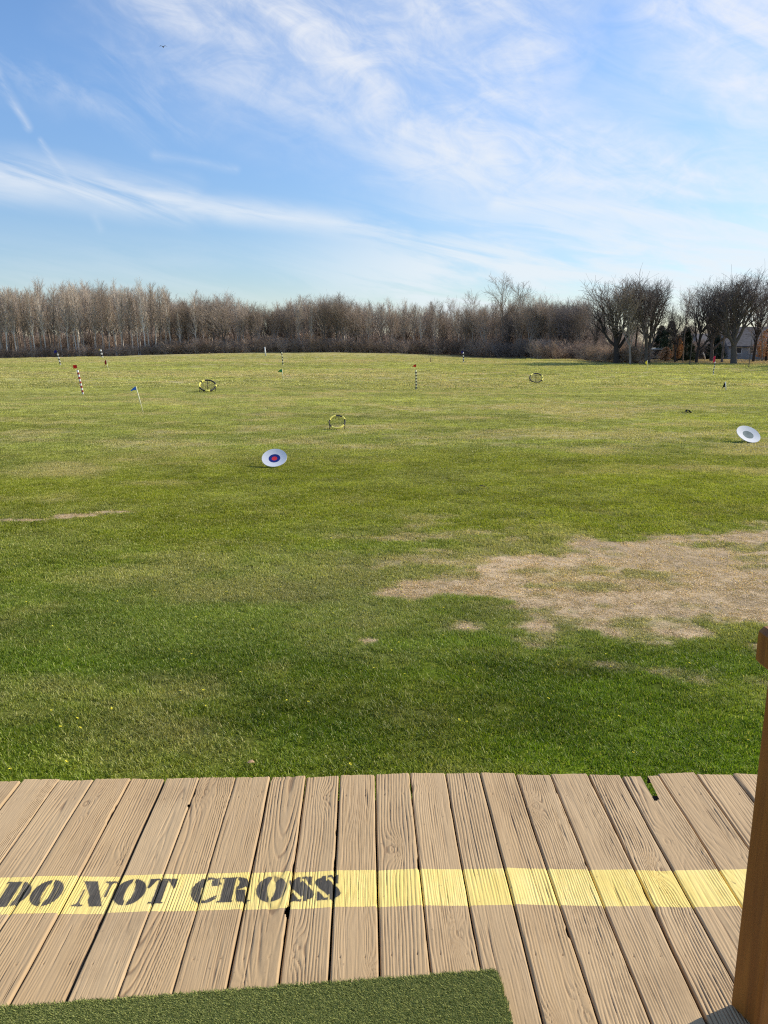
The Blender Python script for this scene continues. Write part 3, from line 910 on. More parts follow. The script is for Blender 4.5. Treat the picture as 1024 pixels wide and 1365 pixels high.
# ------------------------------------------------------------------ railing post and rail
m, nt, b = new_mat('stained_post', .55, .35)
v = objco(nt); x, y, z = sep(nt, v)
n1 = noise(nt, comb(nt, x * 26.0, y * 26.0, z * 1.6), 1, 5, .6, .4); n2 = noise(nt, comb(nt, x * 160.0, y * 160.0, z * 7.0), 1, 3, .6); n3 = noise(nt, v, 5.0, 4)
cc = mix(nt, n1.ss(.3, .7), (.17, .058, .008), (.27, .105, .015))
cc = mix(nt, n2.ss(.55, .8) * .5, cc, (.09, .04, .014))
cc = mix(nt, n3.ss(.5, .75) * .3, cc, (.33, .15, .04))
kn_ = noise(nt, comb(nt, x * 14.0, y * 14.0, z * 7.0), 1, 2, .5)
cc = mix(nt, kn_.ss(.66, .76) * .8, cc, (.05, .018, .006))
setc(nt, b, cc); bump(nt, b, n1 * 1.0 + n2 * .4, .5, .003)
MAT_POST = m
rail = empty('railing', (1.03, 1.675, 0))
tag(rail, 'brown stained wooden railing post with rail beside the right edge of deck', 'railing')
mb = MB(); Mz = Matrix.Rotation(radians(20), 3, 'Z')
cx, cy = Mz @ Vector((.0445, -.0445, 0)).xy.to_3d() if False else (Mz @ Vector((.0445, -.0445, 0))).xy
mb.box((.981 + cx - 1.03, 1.722 + cy - 1.675, .52), (.089, .089, 1.044), M=Mz, ch=.009)
mb.build('post', MAT_POST, rail)
mb = MB(); mb.box((.962 - 1.03, .62 - 1.675 + .0, 1.038), (.038, 2.20, .095), ch=.012); mb.build('top_rail', MAT_POST, rail)
mb = MB(); mb.box((.0445 + .981 - 1.03, -.42 - 1.675, .52), (.089, .089, 1.044), ch=.009)
mb.build('post', MAT_POST, rail)


# ================================================================== RANGE FURNITURE
MAT_WHITE = simple('white_paint', (.74, .73, .68), .5, .4, .10, 9)
MAT_BLACK = simple('black_paint', (.022, .021, .024), .5, .4, .3, 9)
MAT_YELLOW = simple('yellow_plastic', (.92, .80, .16), .5, .4, .12, 9)
MAT_CREAM = simple('pale_pole_paint', (.74, .72, .44), .5, .4, .12, 9)
MAT_REDP = simple('dark_red_paint', (.36, .035, .03), .5, .4, .2, 9)
def flag_mat(name, col):
    m, nt, b = new_mat(name, .75, .2)
    n = noise(nt, objco(nt), 30.0, 3)
    c = mix(nt, n.ss(.3, .7), tuple(q * .8 for q in col), col); setc(nt, b, c)
    tl = nt.nodes.new('ShaderNodeBsdfTranslucent'); nt.links.new(c, tl.inputs[0])
    mm = nt.nodes.new('ShaderNodeMixShader'); mm.inputs[0].default_value = .35
    nt.links.new(b.outputs[0], mm.inputs[1]); nt.links.new(tl.outputs[0], mm.inputs[2]); nt.links.new(mm.outputs[0], nt.nodes['Material Output'].inputs[0])
    return m
F_RED = flag_mat('red_flag_cloth', (.75, .035, .03)); F_BLUE = flag_mat('blue_flag_cloth', (.10, .28, .75)); F_DBLUE = flag_mat('navy_flag_cloth', (.04, .04, .32))
F_GREEN = flag_mat('green_flag_cloth', (.02, .34, .10)); F_YEL = flag_mat('yellow_flag_cloth', (.95, .85, .12)); F_BLACK = flag_mat('dark_flag_cloth', (.02, .022, .03))
F_PINK = flag_mat('crimson_flag_cloth', (.75, .05, .14)); F_MAROON = flag_mat('maroon_flag_cloth', (.40, .05, .04)); F_GOLD = flag_mat('ochre_flag_cloth', (.75, .55, .15))

def cloth(w, h, seed, side=-1, droop=.4, tri=False):
    """a small flag hanging from its pole at the origin, waved, with a hem thickness"""
    r = random.Random(seed); nx, ny = 10, 7; P = []
    for j in range(ny):
        for i in range(nx):
            u, v_ = i / (nx - 1), j / (ny - 1)
            hh = h * (1 - (.85 * u if tri else 0))
            x = side * w * u * (1 - .12 * v_); z = -hh * v_ - (h * .42 * u if tri else 0) - droop * w * u * u
            y = .16 * w * sin(u * 5 + v_ * 2 + seed) * u
            P.append((x, y, z))
    f = [[j * nx + i, j * nx + i + 1, (j + 1) * nx + i + 1, (j + 1) * nx + i] for j in range(ny - 1) for i in range(nx - 1)]
    n = len(P); P2 = [(x, y + .002, z) for x, y, z in P]
    fs = f + [[n + a for a in q][::-1] for q in f]
    return P + P2, fs

def marker(px, py, top, label, bands=None, flag=None, fh=4, fw=5, kindname='striped_marker_pole', cat='marker pole', rod=0, r=.022, lean=0.0, side=-1, cols=None, seed=1, tri=False, ftop=None, droop=.4):
    """px,py base; top = row of the pole's top; rod = rows of thin black rod above it carrying the flag"""
    p = ground_at(px, py); k = p.y / FPX * 1.0 / cos(PITCH) * cos(PITCH)
    sc_ = p.length / FPX * .985; r = r * (.78 if p.y > 60 else 1.0)
    H_ = (py - top) * sc_
    o = empty(kindname, p); tag(o, label, cat)
    leanx = lean * sc_
    def at(t): return Vector((leanx * t, 0, -.06 * (t <= 0) + H_ * t))
    mb = MB()
    nb = bands or 1
    pts, mis = [at(0)], []
    for i in range(nb):
        pts.append(at((i + 1) / nb)); mis.append(i % 2 if bands else 0)
    if bands:
        P_, M_ = [], []
        for i in range(nb): P_ += [pts[i], pts[i + 1] - Vector((0, 0, 1e-4))]; M_ += [mis[i], mis[min(i + 1, nb - 1)]]
        mb.tube(P_, r, 12, mis=M_[:-1])
    else: mb.tube(pts, [r, r * .8], 10)
    mb.build('pole', cols or [MAT_WHITE, MAT_BLACK], o)
    tip = at(1)
    if rod:
        mb = MB(); mb.tube([tip - Vector((0, 0, .02)), tip + Vector((leanx * .12, 0, rod * sc_))], .006, 6); mb.build('flag_rod', MAT_BLACK, o)
        tip = tip + Vector((leanx * .12, 0, rod * sc_))
    if flag:
        v, f = cloth(fw * sc_, fh * sc_, seed, side, droop, tri)
        mb = MB(); mb.add(v, f, 0, True); mb.build('flag', flag, o, tip, fix=False)
        mb = MB(); mb.tube([(0, 0, -fh * sc_ * .9), (0, 0, -fh * sc_)], .011, 8)
    return o

marker(111, 526, 496, 'pole with white and dark red bands under a small red flag, left of the field', 11, F_RED, 4.2, 5, rod=6.5, r=.045, lean=-4.5, cols=[MAT_WHITE, MAT_REDP], seed=2, droop=.1)
marker(81, 487, 471, 'white and black banded pole with a tiny navy flag, nearest the left frame edge', 8, F_DBLUE, 3, 3.4, rod=2.5, r=.09, lean=-3, seed=3)
marker(137, 477, 467, 'short far pole with white bands and an ochre top against the left wood', 5, F_GOLD, 2, 2, rod=1, r=.16, lean=-2, seed=4)
marker(145.5, 498, 481, 'thin pale flagstick with a drooping maroon flag at left', None, F_MAROON, 5, 2.6, kindname='flagstick', cat='flagstick', r=.016, lean=-2, cols=[MAT_CREAM], seed=5, droop=.9)
marker(191.5, 550, 516.5, 'thin cream flagstick leaning left with a light blue flag', None, F_BLUE, 5.2, 7, kindname='flagstick', cat='flagstick', r=.017, lean=-7.5, cols=[MAT_CREAM], seed=6, tri=True, droop=.5)
marker(354.5, 475, 463, 'plain white distant post standing out against the dark brush', None, None, r=.14, kindname='marker_post', cat='marker post', lean=-1.2, cols=[MAT_WHITE])
marker(377.5, 487, 470, 'pole banded in pale yellow and black behind the green flag', 9, F_BLACK, 2, 2, rod=1, r=.075, lean=-1.4, cols=[MAT_CREAM, MAT_BLACK], seed=7)
marker(378.5, 510, 492, 'thin cream flagstick with a green triangular flag', None, F_GREEN, 4.6, 5.6, kindname='flagstick', cat='flagstick', r=.018, lean=-2, cols=[MAT_CREAM], seed=8, tri=True, droop=.3)
marker(555, 520, 494, 'black and white banded pole under a bright red flag near the middle', 13, F_RED, 4.0, 5.0, rod=8, r=.04, lean=-.6, cols=[MAT_CREAM, MAT_BLACK], seed=9, tri=True, droop=.2)
marker(618, 483, 470, 'far white and black banded pole with a dark flag by the shaded brush', 7, F_DBLUE, 3, 2.6, rod=2, r=.085, lean=-.6, seed=10)
marker(573.7, 483, 477, 'short dark stake in the far grass between two banded poles', None, None, r=.055, kindname='wooden_stake', cat='stake', cols=[MAT_TIMBER])
marker(863.5, 492.5, 481, 'short thin flagstick with a yellow flag in front of the tall trees', None, F_YEL, 6, 3.4, kindname='flagstick', cat='flagstick', r=.03, lean=-1, cols=[MAT_CREAM], seed=11, tri=True, droop=.2)
marker(950.6, 500, 484, 'slim black and white banded pole with a crimson flag before the right trees', 9, F_PINK, 7, 2.8, rod=7, r=.035, lean=1.0, seed=12, droop=.5)
marker(968, 520, 510, 'short white pole with a drooping black flag above the white dish at right', None, F_BLACK, 7, 3.2, kindname='flagstick', cat='flagstick', r=.028, lean=-1.8, cols=[MAT_WHITE], seed=13, tri=True, droop=1.2)

# fallen flagstick lying in the grass
p = ground_at(917, 551)
o = empty('fallen_flagstick', p, radians(8)); tag(o, 'dark flag and stick lying flat on the grass at right', 'flagstick')
mb = MB(); mb.tube([(-.30, -.10, .045), (.16, .03, .055)], .008, 8); mb.build('stick', MAT_BLACK, o)
v, f = cloth(.26, .13, 4, 1, .0); v = [(x - .06, -z - .02 + .4 * y, .055 + .25 * y + .06 * sin(x * 20)) for x, y, z in v]
mb = MB(); mb.add(v, f, 0, True); mb.build('flag', F_BLACK, o, fix=False)
# small dark twig
p = ground_at(643, 651.5)
mb = MB(); mb.tube([(-.05, .02, .04), (0, 0, .048), (.04, -.035, .04)], [.006, .009, .005], 6); mb.tube([(0, 0, .046), (.015, .03, .05)], [.006, .003], 5)
tag(mb.build('twig', MAT_TIMBER, None, p), 'small dark twig on the grass in the middle of the field', 'twig')

# chipping nets: tilted ring in black and yellow sections, net and legs
def ring_pts(R, n, tilt, c):
    out_ = []
    for i in range(n):
        a = 2 * pi * i / n; x, v_ = R * cos(a), R * sin(a)
        out_.append(Vector((x, v_ * sin(tilt), v_ * cos(tilt))) + c)
    return out_

def chip_net(px, py, wpx, hpx, label, rz=0.0, seed=1, yellow=((100, 155), (20, 50), (235, 320)), deep=.5, struts=2):
    p = ground_at(px, py); k = p.length / FPX * .985
    R = wpx * k / 2; c = hpx * k
    o = empty('chipping_net', p, rz); tag(o, label, 'chipping net', 'round pop-up nets on the range')
    tilt = math.acos(min(.95, c / (2 * R)))
    C = Vector((0, 0, R * cos(tilt) + .05)); n = 48
    P = ring_pts(R, n, tilt, C)
    mb = MB(); b0 = 0
    r_ = .018 if R < .3 else .034
    pts = P + [P[0]]; mis = []
    for i in range(n):
        a = 360 * i / n
        mis.append(1 if any(lo <= a < hi for lo, hi in yellow) else 0)
    for i in range(n):
        mb.tube([pts[i], pts[i + 1]], r_ * (1.55 if mis[i] else 1.0), 8, mi=mis[i], caps=True)
    mb.build('hoop', [MAT_BLACK, MAT_YELLOW], o)
    # hanging net, a shallow bag behind the hoop, woven of thin cords
    nrm = Vector((0, cos(tilt), -sin(tilt)))
    def bag(x, y):
        q = max(0, 1 - (x * x + y * y)); return C + Vector((x * R, y * R * sin(tilt), y * R * cos(tilt))) + nrm * deep * R * q
    mb = MB(); nn_ = 11
    for i in range(1, nn_):
        t = -1 + 2 * i / nn_; L = sqrt(max(0, 1 - t * t))
        A_ = [bag(t, -L + 2 * L * j / 7) for j in range(8)]; B_ = [bag(-L + 2 * L * j / 7, t) for j in range(8)]
        cr = .0024 if R < .3 else .0055; mb.tube(A_, cr, 3, caps=False); mb.tube(B_, cr, 3, caps=False)
    mb.build('netting', MAT_BLACK, o)
    for sx in ((-1, 1) if struts == 2 else (-1, 0, 1)):
        a_ = C + Vector((sx * R * .97, sin(tilt) * R * .15, cos(tilt) * R * .15)) if sx else P[n // 4]
        mb = MB(); mb.tube([a_, Vector((sx * R * .95, a_.y * .8 + .02 * R, -.02))], .009 if R < .35 else .013, 8); mb.build('leg', MAT_BLACK, o)
        mb = MB()
    mb = MB(); mb.tube([P[3 * n // 4], P[3 * n // 4] + Vector((0, -.01, -.06))], .012, 8); mb.build('ground_spike', MAT_BLACK, o)
    return o
chip_net(449.5, 572.5, 21.5, 15.5, 'round black and yellow hooped net standing beyond the blue and red bullseye', radians(-6), 1, ((100, 158), (18, 52), (228, 330)))
chip_net(277, 522, 21, 13, 'barrel-like round net with pale yellow tips on the left part of range', radians(10), 2, ((150, 200), (345, 372), (110, 128), (250, 285)), 1.0, 3)
chip_net(714.5, 510.5, 16.5, 11, 'small far round net standing alone right of the middle', radians(-10), 3, ((118, 150), (0, 30), (330, 350)), .9, 3)

# dish targets
MAT_DISH = simple('dish_white', (.68, .70, .74), .7, .2, .05, 5)
MAT_DISH2 = simple('dish_offwhite', (.78, .78, .77), .9, .05, .05, 5)
MAT_DBLUE = simple('dish_blue', (.012, .025, .20), .4, .4, .1, 8)
MAT_DRED = simple('dish_red', (.72, .035, .05), .4, .4, .1, 8)
MAT_DGREY = simple('dish_grey', (.24, .28, .27), .9, .05, .15, 8)
MAT_STEEL = simple('bracket_steel', (.05, .05, .05), .5, .5, .2, 15)

def dish(px, py, wpx, nrm, label, rings, drop):
    """px,py: centre of the disc; nrm: world normal of its face; drop: centre height above ground"""
    d = pix_dir(px, py)
    t = 3.0
    while True:
        q = Vector((0, 0, CAM_H)) + d * t
        if q.z - tz(q.x, q.y) < drop * 1.0: break
        t += .01
    k = t / FPX * .985; R = wpx * k / 2
    g = Vector((q.x, q.y, tz(q.x, q.y)))
    o = empty('dish_target', g); tag(o, label, 'target', 'round dish targets on the grass')
    nrm = nrm.normalized(); up = Vector((0, 0, 1)); ax = up.cross(nrm).normalized(); ay = nrm.cross(ax)
    C = q - g
    mb = MB(); n = 56
    radii = [0] + [r for r, _ in rings[::-1]] ; mats = [m for _, m in rings[::-1]]
    rs = [0.0001]; mi = []
    for j, (r_, m_) in enumerate(rings[::-1]):
        r_prev = rs[-1]; steps = 3
        for s_ in range(1, steps + 1): rs.append(r_prev + (r_ - r_prev) * s_ / steps); mi.append(len(rings) - 1 - j)
    def pt(r_, a, off=0): return C + ax * (R * r_ * cos(a)) + ay * (R * r_ * sin(a)) + nrm * (R * .10 * (r_ * r_ - 1) + off)
    P = [pt(r_, 2 * pi * i / n) for r_ in rs for i in range(n)]
    f, fm = [], []
    for j in range(len(rs) - 1):
        for i in range(n):
            f.append([j * n + i, j * n + (i + 1) % n, (j + 1) * n + (i + 1) % n, (j + 1) * n + i]); fm.append(mi[j])
    for q_, m_ in zip(f, fm): pass
    by = {}
    for q_, m_ in zip(f, fm): by.setdefault(m_, []).append(q_)
    body = MB(); body.add(P, by[0], 0, True)
    Pb_ = [pt(r_, 2 * pi * i / n, -.012) for r_ in rs for i in range(n)]
    body.add(Pb_, [q_[::-1] for q_ in f], 0, True)
    last = (len(rs) - 1) * n
    body.add([P[last + i] for i in range(n)] + [Pb_[last + i] for i in range(n)], [[i, n + i, n + (i + 1) % n, (i + 1) % n] for i in range(n)], 0, True)
    body.build('dish_face', rings[0][1], o, fix=False)
    names = ['', 'outer_ring', 'bullseye'] if len(rings) > 2 else ['', 'centre_disc']
    for k_ in range(1, len(rings)):
        mb = MB(); used = sorted({q for f_ in by[k_] for q in f_}); rm = {q: i_ for i_, q in enumerate(used)}; mb.add([P[q] for q in used], [[rm[q] for q in f_] for f_ in by[k_]], 0, True); mb.build(names[k_], rings[k_][1], o, fix=False)
    mb = MB(); bk = C - nrm * (R * .10 + .012)
    foot = Vector((bk.x - nrm.x * .05, bk.y - nrm.y * R * .55, -.03))
    mb.tube([bk, bk - nrm * .05, foot], .016, 10); mb.box(foot + Vector((0, 0, .035)), (.14, .10, .03), ch=.004)
    mb.build('bracket', MAT_STEEL, o)
    return o
view = lambda px, py: -pix_dir(px, py)
dv = view(366, 610)
dish(365.8, 610, 33.5, Vector((-.02, -cos(radians(53)), sin(radians(53)))), 'white dish with a blue ring and red bullseye tilted back on the grass',
     [(1.0, MAT_DISH), (.47, MAT_DBLUE), (.22, MAT_DRED)], .175)
dish(998, 578.5, 29, Vector((.10, -.60, .77)), 'plain white dish with a grey centre tilted sideways at right', [(1.0, MAT_DISH2), (.46, MAT_DGREY)], .185)


# ------------------------------------------------------------------ dandelions
MAT_DAN = simple('dandelion_yellow', (.85, .78, .08), .7, .2, .15, 200)
MAT_STEM = simple('flower_stem', (.10, .18, .04), .7, .2, .2, 80)
mb = MB(); r_ = random.Random(3)
for k in range(26):
    a = r_.random() * 6.28; e = r_.random() * 1.2; L = .008 + .002 * r_.random()
    t = Vector((cos(a) * cos(e) * L, sin(a) * cos(e) * L, .043 + sin(e) * L * .55)); s_ = Vector((-sin(a), cos(a), 0)) * .0022
    mb.add([Vector((0, 0, .043)) - s_ * .3, Vector((0, 0, .043)) + s_ * .3, t + s_, t - s_], [(0, 1, 2, 3)], 0)
mb.tube([(0, 0, 0), (.002, 0, .043)], .0012, 5, mi=1)
dand = mb.build('dandelion', [MAT_DAN, MAT_STEM], None, fix=False)
spots = [(68, 955), (105, 979), (90, 1022), (15, 1036), (271, 926), (383, 941), (413, 945), (467, 1025), (728, 938), (612, 966), (844, 1013), (812, 895),
         (80, 976), (104, 967), (83, 706), (98, 713), (134, 760), (126, 771), (18, 716), (437, 729), (466, 780), (212, 873), (322, 903), (246, 885), (540, 905), (935, 930)]
rr_ = random.Random(8)
while len(spots) < 230:
    y = 1000 - 470 * rr_.random() ** .55; x = rr_.uniform(5, 1015)
    if y < 545: continue
    spots.append((x, y))
first = True
for i, (px, py) in enumerate(spots):
    p = ground_at(px, py)
    if p.y < 2.95: p.y = 2.97
    o = dand if i == 0 else dand.copy()
    if i: COL.objects.link(o)
    o.location = p; s_ = rr_.uniform(.8, 1.1) * (1.0 if i < 14 else (.75 + .02 * min(p.y, 20)))
    o.scale = (s_, s_, s_); o.rotation_euler = (rr_.uniform(-.5, .2), rr_.uniform(-.3, .3), rr_.uniform(0, 6))
    tag(o, 'tiny yellow dandelion flower dotted in the mown grass', 'dandelion', 'dandelions dotted over the grass')
# dead leaf at the deck edge
p = ground_at(334, 1022)
mb = MB(); mb.add([(-.02, 0, .02), (-.008, -.012, .028), (.012, -.010, .03), (.024, 0, .024), (.010, .012, .034), (-.009, .010, .03)], [(0, 1, 5), (1, 2, 4, 5), (2, 3, 4)], 0, True)
tag(mb.build('dead_leaf', simple('dead_leaf_brown', (.42, .27, .15), .8, .2, .3, 90), None, p, fix=False), 'curled brown leaf in the grass next to the plank ends', 'leaf')


# ================================================================== TREES
def grow_tree(seed, H_, trunk_r, kind):
    R_ = random.Random(seed); big_, fine_ = [], []
    def seg(p, q, r0, r1):
        (big_ if r0 > .045 else fine_).append((*p, *q, r0, r1))
    def perp(d, ang, az):
        a = d.cross(Vector((0, 0, 1)) if abs(d.z) < .9 else Vector((1, 0, 0))).normalized(); b_ = d.cross(a)
        return (d * cos(ang) + (a * cos(az) + b_ * sin(az)) * sin(ang)).normalized()
    def limb(p, d, L, r, lv, spec):
        nseg, wand, up, kids, angs, lens, t0, rmin = spec[lv]
        pts = [(p.copy(), r)]; q = p.copy(); dd = d.copy()
        for i in range(nseg):
            dd = (dd + Vector((R_.gauss(0, wand), R_.gauss(0, wand), R_.gauss(0, wand) + up))).normalized()
            q2 = q + dd * (L / nseg); r2 = max(rmin, r * (1 - .72 * (i + 1) / nseg))
            seg(q, q2, pts[-1][1], r2); pts.append((q2.copy(), r2)); q = q2
        if lv + 1 < len(spec):
            n = int(kids + R_.random())
            az = R_.random() * 6.28
            for k in range(n):
                t = t0 + (1 - t0) * (k + R_.random() * .8) / n; t = min(t, .999)
                f = t * nseg; i = int(f); f -= i
                p0 = pts[i][0].lerp(pts[i + 1][0], f); rr = pts[i][1] * (1 - f) + pts[i + 1][1] * f
                dloc = (pts[i + 1][0] - pts[i][0]).normalized(); az += 2.4 + R_.uniform(-.4, .4)
                L2 = L * lens * (1.15 - .65 * t * (lv == 0)) * R_.uniform(.7, 1.15)
                limb(p0, perp(dloc, radians(angs * R_.uniform(.65, 1.3)), az), L2, max(rmin * .8, min(rr * .75, r * .5)), lv + 1, spec)
    # spec rows: segments, wander, up, kids, angle, length ratio, first child, min radius
    if kind == 'poplar':
        spec = [(9, .03, .03, 24, 31, .25, .34, .05), (4, .07, .10, 7, 28, .45, .12, .018), (3, .08, .09, 5, 26, .5, .15, .012), (2, .08, .08, 0, 0, 0, 0, .009)]
        limb(Vector((0, 0, -.3)), Vector((0, 0, 1)), H_, trunk_r, 0, spec)
    elif kind == 'spread':
        spec = [(6, .05, .0, 11, 32, .74, .26, .08), (5, .09, .10, 8, 33, .48, .18, .03), (4, .11, .07, 5, 34, .52, .15, .016), (3, .14, .03, 5, 38, .55, .2, .011), (2, .1, .02, 0, 0, 0, 0, .008)]
        limb(Vector((0, 0, -.3)), Vector((0, 0, 1)), H_ * .66, trunk_r, 0, spec)
    elif kind == 'vase':
        spec = [(6, .04, .0, 14, 40, .80, .24, .10), (6, .08, .12, 8, 31, .48, .25, .04), (5, .10, .07, 5, 33, .52, .25, .020), (3, .11, .05, 5, 33, .58, .2, .013), (2, .12, .03, 0, 0, 0, 0, .009)]
        limb(Vector((0, 0, -.3)), Vector((0, 0, 1)), H_ * .66, trunk_r, 0, spec)
    elif kind == 'airy':
        spec = [(7, .05, .03, 12, 30, .42, .40, .06), (4, .10, .08, 8, 34, .45, .25, .028), (3, .12, .05, 5, 36, .5, .2, .020), (2, .1, .05, 0, 0, 0, 0, .015)]
        limb(Vector((0, 0, -.3)), Vector((0, 0, 1)), H_, trunk_r, 0, spec)
    elif kind == 'pole':
        spec = [(8, .03, .01, 7, 40, .16, .55, .03), (3, .12, .06, 4, 38, .5, .3, .012), (2, .1, .05, 0, 0, 0, 0, .009)]
        limb(Vector((0, 0, -.3)), Vector((.05, 0, 1)), H_, trunk_r, 0, spec)
    elif kind == 'bush':
        for k in range(16):
            a = R_.random() * 6.28; e = R_.uniform(.15, .75); bx = R_.gauss(0, .35); by = R_.gauss(0, .35)
            spec = [(3, .14, .05, 10, 40, .42, .15, .012), (3, .16, .04, 7, 42, .5, .15, .009), (2, .12, .02, 0, 0, 0, 0, .008)]
            limb(Vector((bx, by, -.15)), Vector((cos(a) * sin(e), sin(a) * sin(e), cos(e))), H_ * R_.uniform(.7, 1.05), .022, 0, spec)
    return big_, fine_

def bark(name, c1, c2, scale=3.0):
    m, nt, b = new_mat(name, .9, .15)
    v = objco(nt); x, y, z = sep(nt, v)
    n1 = noise(nt, comb(nt, x * 6, y * 6, z * 1.2), 1, 4, .6); n2 = noise(nt, v, 1.3, 3)
    oi = nt.nodes.new('ShaderNodeObjectInfo')
    rnd = S(nt, oi.outputs['Random'])
    c = mix(nt, (n1 * .6 + n2 * .5 + (rnd - .5) * .7).ss(.3, .8), c1, c2)
    setc(nt, b, c)
    return m
B_PALE = bark('pale_bark', (.26, .21, .17), (.78, .72, .62)); T_PALE = bark('pale_twigs', (.40, .32, .24), (.62, .53, .43))
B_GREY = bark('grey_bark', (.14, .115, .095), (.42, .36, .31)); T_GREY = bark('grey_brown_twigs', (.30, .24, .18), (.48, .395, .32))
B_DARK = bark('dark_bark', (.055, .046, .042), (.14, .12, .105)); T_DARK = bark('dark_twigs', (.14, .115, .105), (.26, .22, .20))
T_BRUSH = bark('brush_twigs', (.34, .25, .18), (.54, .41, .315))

NF = []
def proto(kind, seed, H_, r, mats):
    big_, fine_ = grow_tree(seed, H_, r, kind)
    out_ = []
    if big_:
        V_, F_ = tubes_np(big_, 6); me = mesh_np('trunk', V_, F_, True); me.materials.append(mats[0]); out_.append(me)
    else: out_.append(None)
    V_, F_ = tubes_np(fine_, 3); me = mesh_np('crown', V_, F_); me.materials.append(mats[1]); out_.append(me)
    NF.append(len(F_)); return out_, float(np.percentile(V_[:, 2], 99.7))

POP = [proto('poplar', 10 + k, 15.0, .21, (B_PALE, T_PALE)) for k in range(4)]
POPD = [proto('poplar', 20 + k, 14.0, .14, (B_GREY, T_GREY)) for k in range(3)]
SPR = [proto('spread', 30 + k, 12.5, .22, (B_GREY, T_GREY)) for k in range(4)]
AIR = [proto('airy', 40 + k, 17.0, .20, (B_PALE, T_GREY)) for k in range(2)]
VAS = [proto('vase', 50 + k, 10.5, .38, (B_DARK, T_DARK)) for k in range(3)]
SPD = [proto('spread', 60 + k, 11.0, .24, (B_DARK, T_DARK)) for k in range(3)]
POLE = [proto('pole', 70 + k, 6.5, .11, (B_DARK, T_DARK)) for k in range(2)]
BUSH = [proto('bush', 80 + k, 2.6, .02, (T_BRUSH, T_BRUSH)) for k in range(4)]
T_SHADE = bark('shaded_brush_twigs', (.22, .175, .14), (.38, .30, .25))  # darker copy of the brush twigs, shade put into the colour
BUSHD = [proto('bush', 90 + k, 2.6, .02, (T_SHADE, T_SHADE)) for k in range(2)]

def plant(pr, name, x, y, Ht, label, cat, group=None, wide=1.0, rz=None, tilt=(0, 0)):
    (tm, cm), H_ = pr
    o = empty(name, (x, y, tz(x, y)), random.uniform(0, 6.28) if rz is None else rz)
    o.rotation_euler[0], o.rotation_euler[1] = tilt
    s_ = Ht / H_; o.scale = (s_ * wide, s_ * wide, s_)
    tag(o, label, cat, group)
    if tm: link('trunk', tm, None, o)
    link('crown' if name != 'thicket_bush' else 'branches', cm, None, o)
    return o

def xz_of(px, Y):
    d = pix_dir(px, 470); return d.x / d.y * Y
def row_h(py, Y, x=0.0):
    """height of something at distance Y whose top shows at row py"""
    d = pix_dir(512, py); return CAM_H + d.z / d.y * Y

rt = random.Random(4)
# skyline of the wood, as column -> row of the tree tops
sky_x = [-140, 0, 60, 100, 160, 215, 240, 290, 330, 370, 395, 425, 470, 520, 545, 575, 600, 640, 700, 740, 780]
sky_y = [385, 384, 383, 377, 381, 385, 396, 398, 404, 406, 396, 399, 399, 405, 404, 406, 408, 406, 398, 400, 402]
def top_row(px): return float(np.interp(px, sky_x, sky_y))
def edge_y(px): return float(np.interp(px, [-140, 200, 600, 640, 700, 760, 790], [151, 151, 150, 142, 134, 124, 116]))

n_tree = 0
rows = [(0, 13, .98), (3.5, 12, 1.0), (8, 12, 1.02)]
for (dy_, step, hk) in rows:
    px = -70 + rt.random() * 10
    while px < 775:
        Y = edge_y(px) + dy_ + rt.uniform(-1.3, 1.3)
        x = xz_of(px, Y); top = top_row(px) + rt.gauss(2.5, 5.5)
        Ht = max(5, row_h(top, Y) - tz(x, Y)) * hk
        if px < 235:
            pr = rt.choice(POP + POP + POPD); lab, grp = 'slender pale-barked bare tree in the left wood', 'pale slender trees of the left wood'
        elif px < 640:
            pr = rt.choice(POPD + POP + SPR); lab, grp = 'bare grey-brown tree rising behind the brush along the middle of wood', 'bare trees behind the brush of the middle wood'
        else:
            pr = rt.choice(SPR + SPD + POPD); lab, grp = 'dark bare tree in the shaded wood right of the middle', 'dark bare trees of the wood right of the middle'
        plant(pr, 'bare_tree', x, Y, Ht, lab, 'tree', grp, wide=rt.uniform(.75, 1.1)); n_tree += 1
        px += step * rt.uniform(.6, 1.4)

# taller airy trees that stand out of the skyline
for px, top, pr, w_, lab in ((668, 366, AIR[0], 1.15, 'tallest bare tree right of the middle, open crown above the skyline, left of its pair'),
                         (692, 372, AIR[1], 1.1, 'tall open-crowned bare tree just right of the tallest one'),
                         (630, 386, AIR[1], .9, 'bare tree with thin crown above the skyline left of the tallest tree'),
                         (613, 395, AIR[0], .8, 'pale-trunked thin tree standing over the shaded brush'),
                         (435, 392, AIR[0], 1.0, 'taller thin-topped tree above the middle of the wood'),
                         (580, 399, AIR[1], .9, 'thin pale tree with a clear white trunk left of the shaded brush')):
    Y = edge_y(px) + 1.0; x = xz_of(px, Y)
    plant(pr, 'bare_tree', x, Y, row_h(top, Y) - tz(x, Y), lab, 'tree', wide=w_)

# brush along the foot of the wood
px = -75
while px < 800:
    for k in range(2):
        Y = edge_y(px) - 2.2 + k * 2.2 + rt.uniform(-.7, .7); x = xz_of(px, Y)
        tall = float(np.interp(px, [0, 200, 230, 450, 640, 790], [1.9, 2.1, 2.9, 3.0, 3.0, 2.4])) * rt.uniform(.75, 1.15)
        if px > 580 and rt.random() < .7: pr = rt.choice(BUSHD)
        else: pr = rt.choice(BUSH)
        lab, grp = (('brown leafless bush at the foot of the left wood', 'low bushes of the left wood') if px < 225 else
                    ('brown leafless bush in the long hedge-like brush of the middle', 'bushes of the middle brush line') if px < 590 else
                    ('dark leafless bush in the shaded brush right of the middle', 'bushes of the shaded brush'))
        plant(pr, 'thicket_bush', x, Y, tall, lab, 'bush', grp, wide=rt.uniform(1.0, 1.35))
    px += 14 * rt.uniform(.7, 1.3)

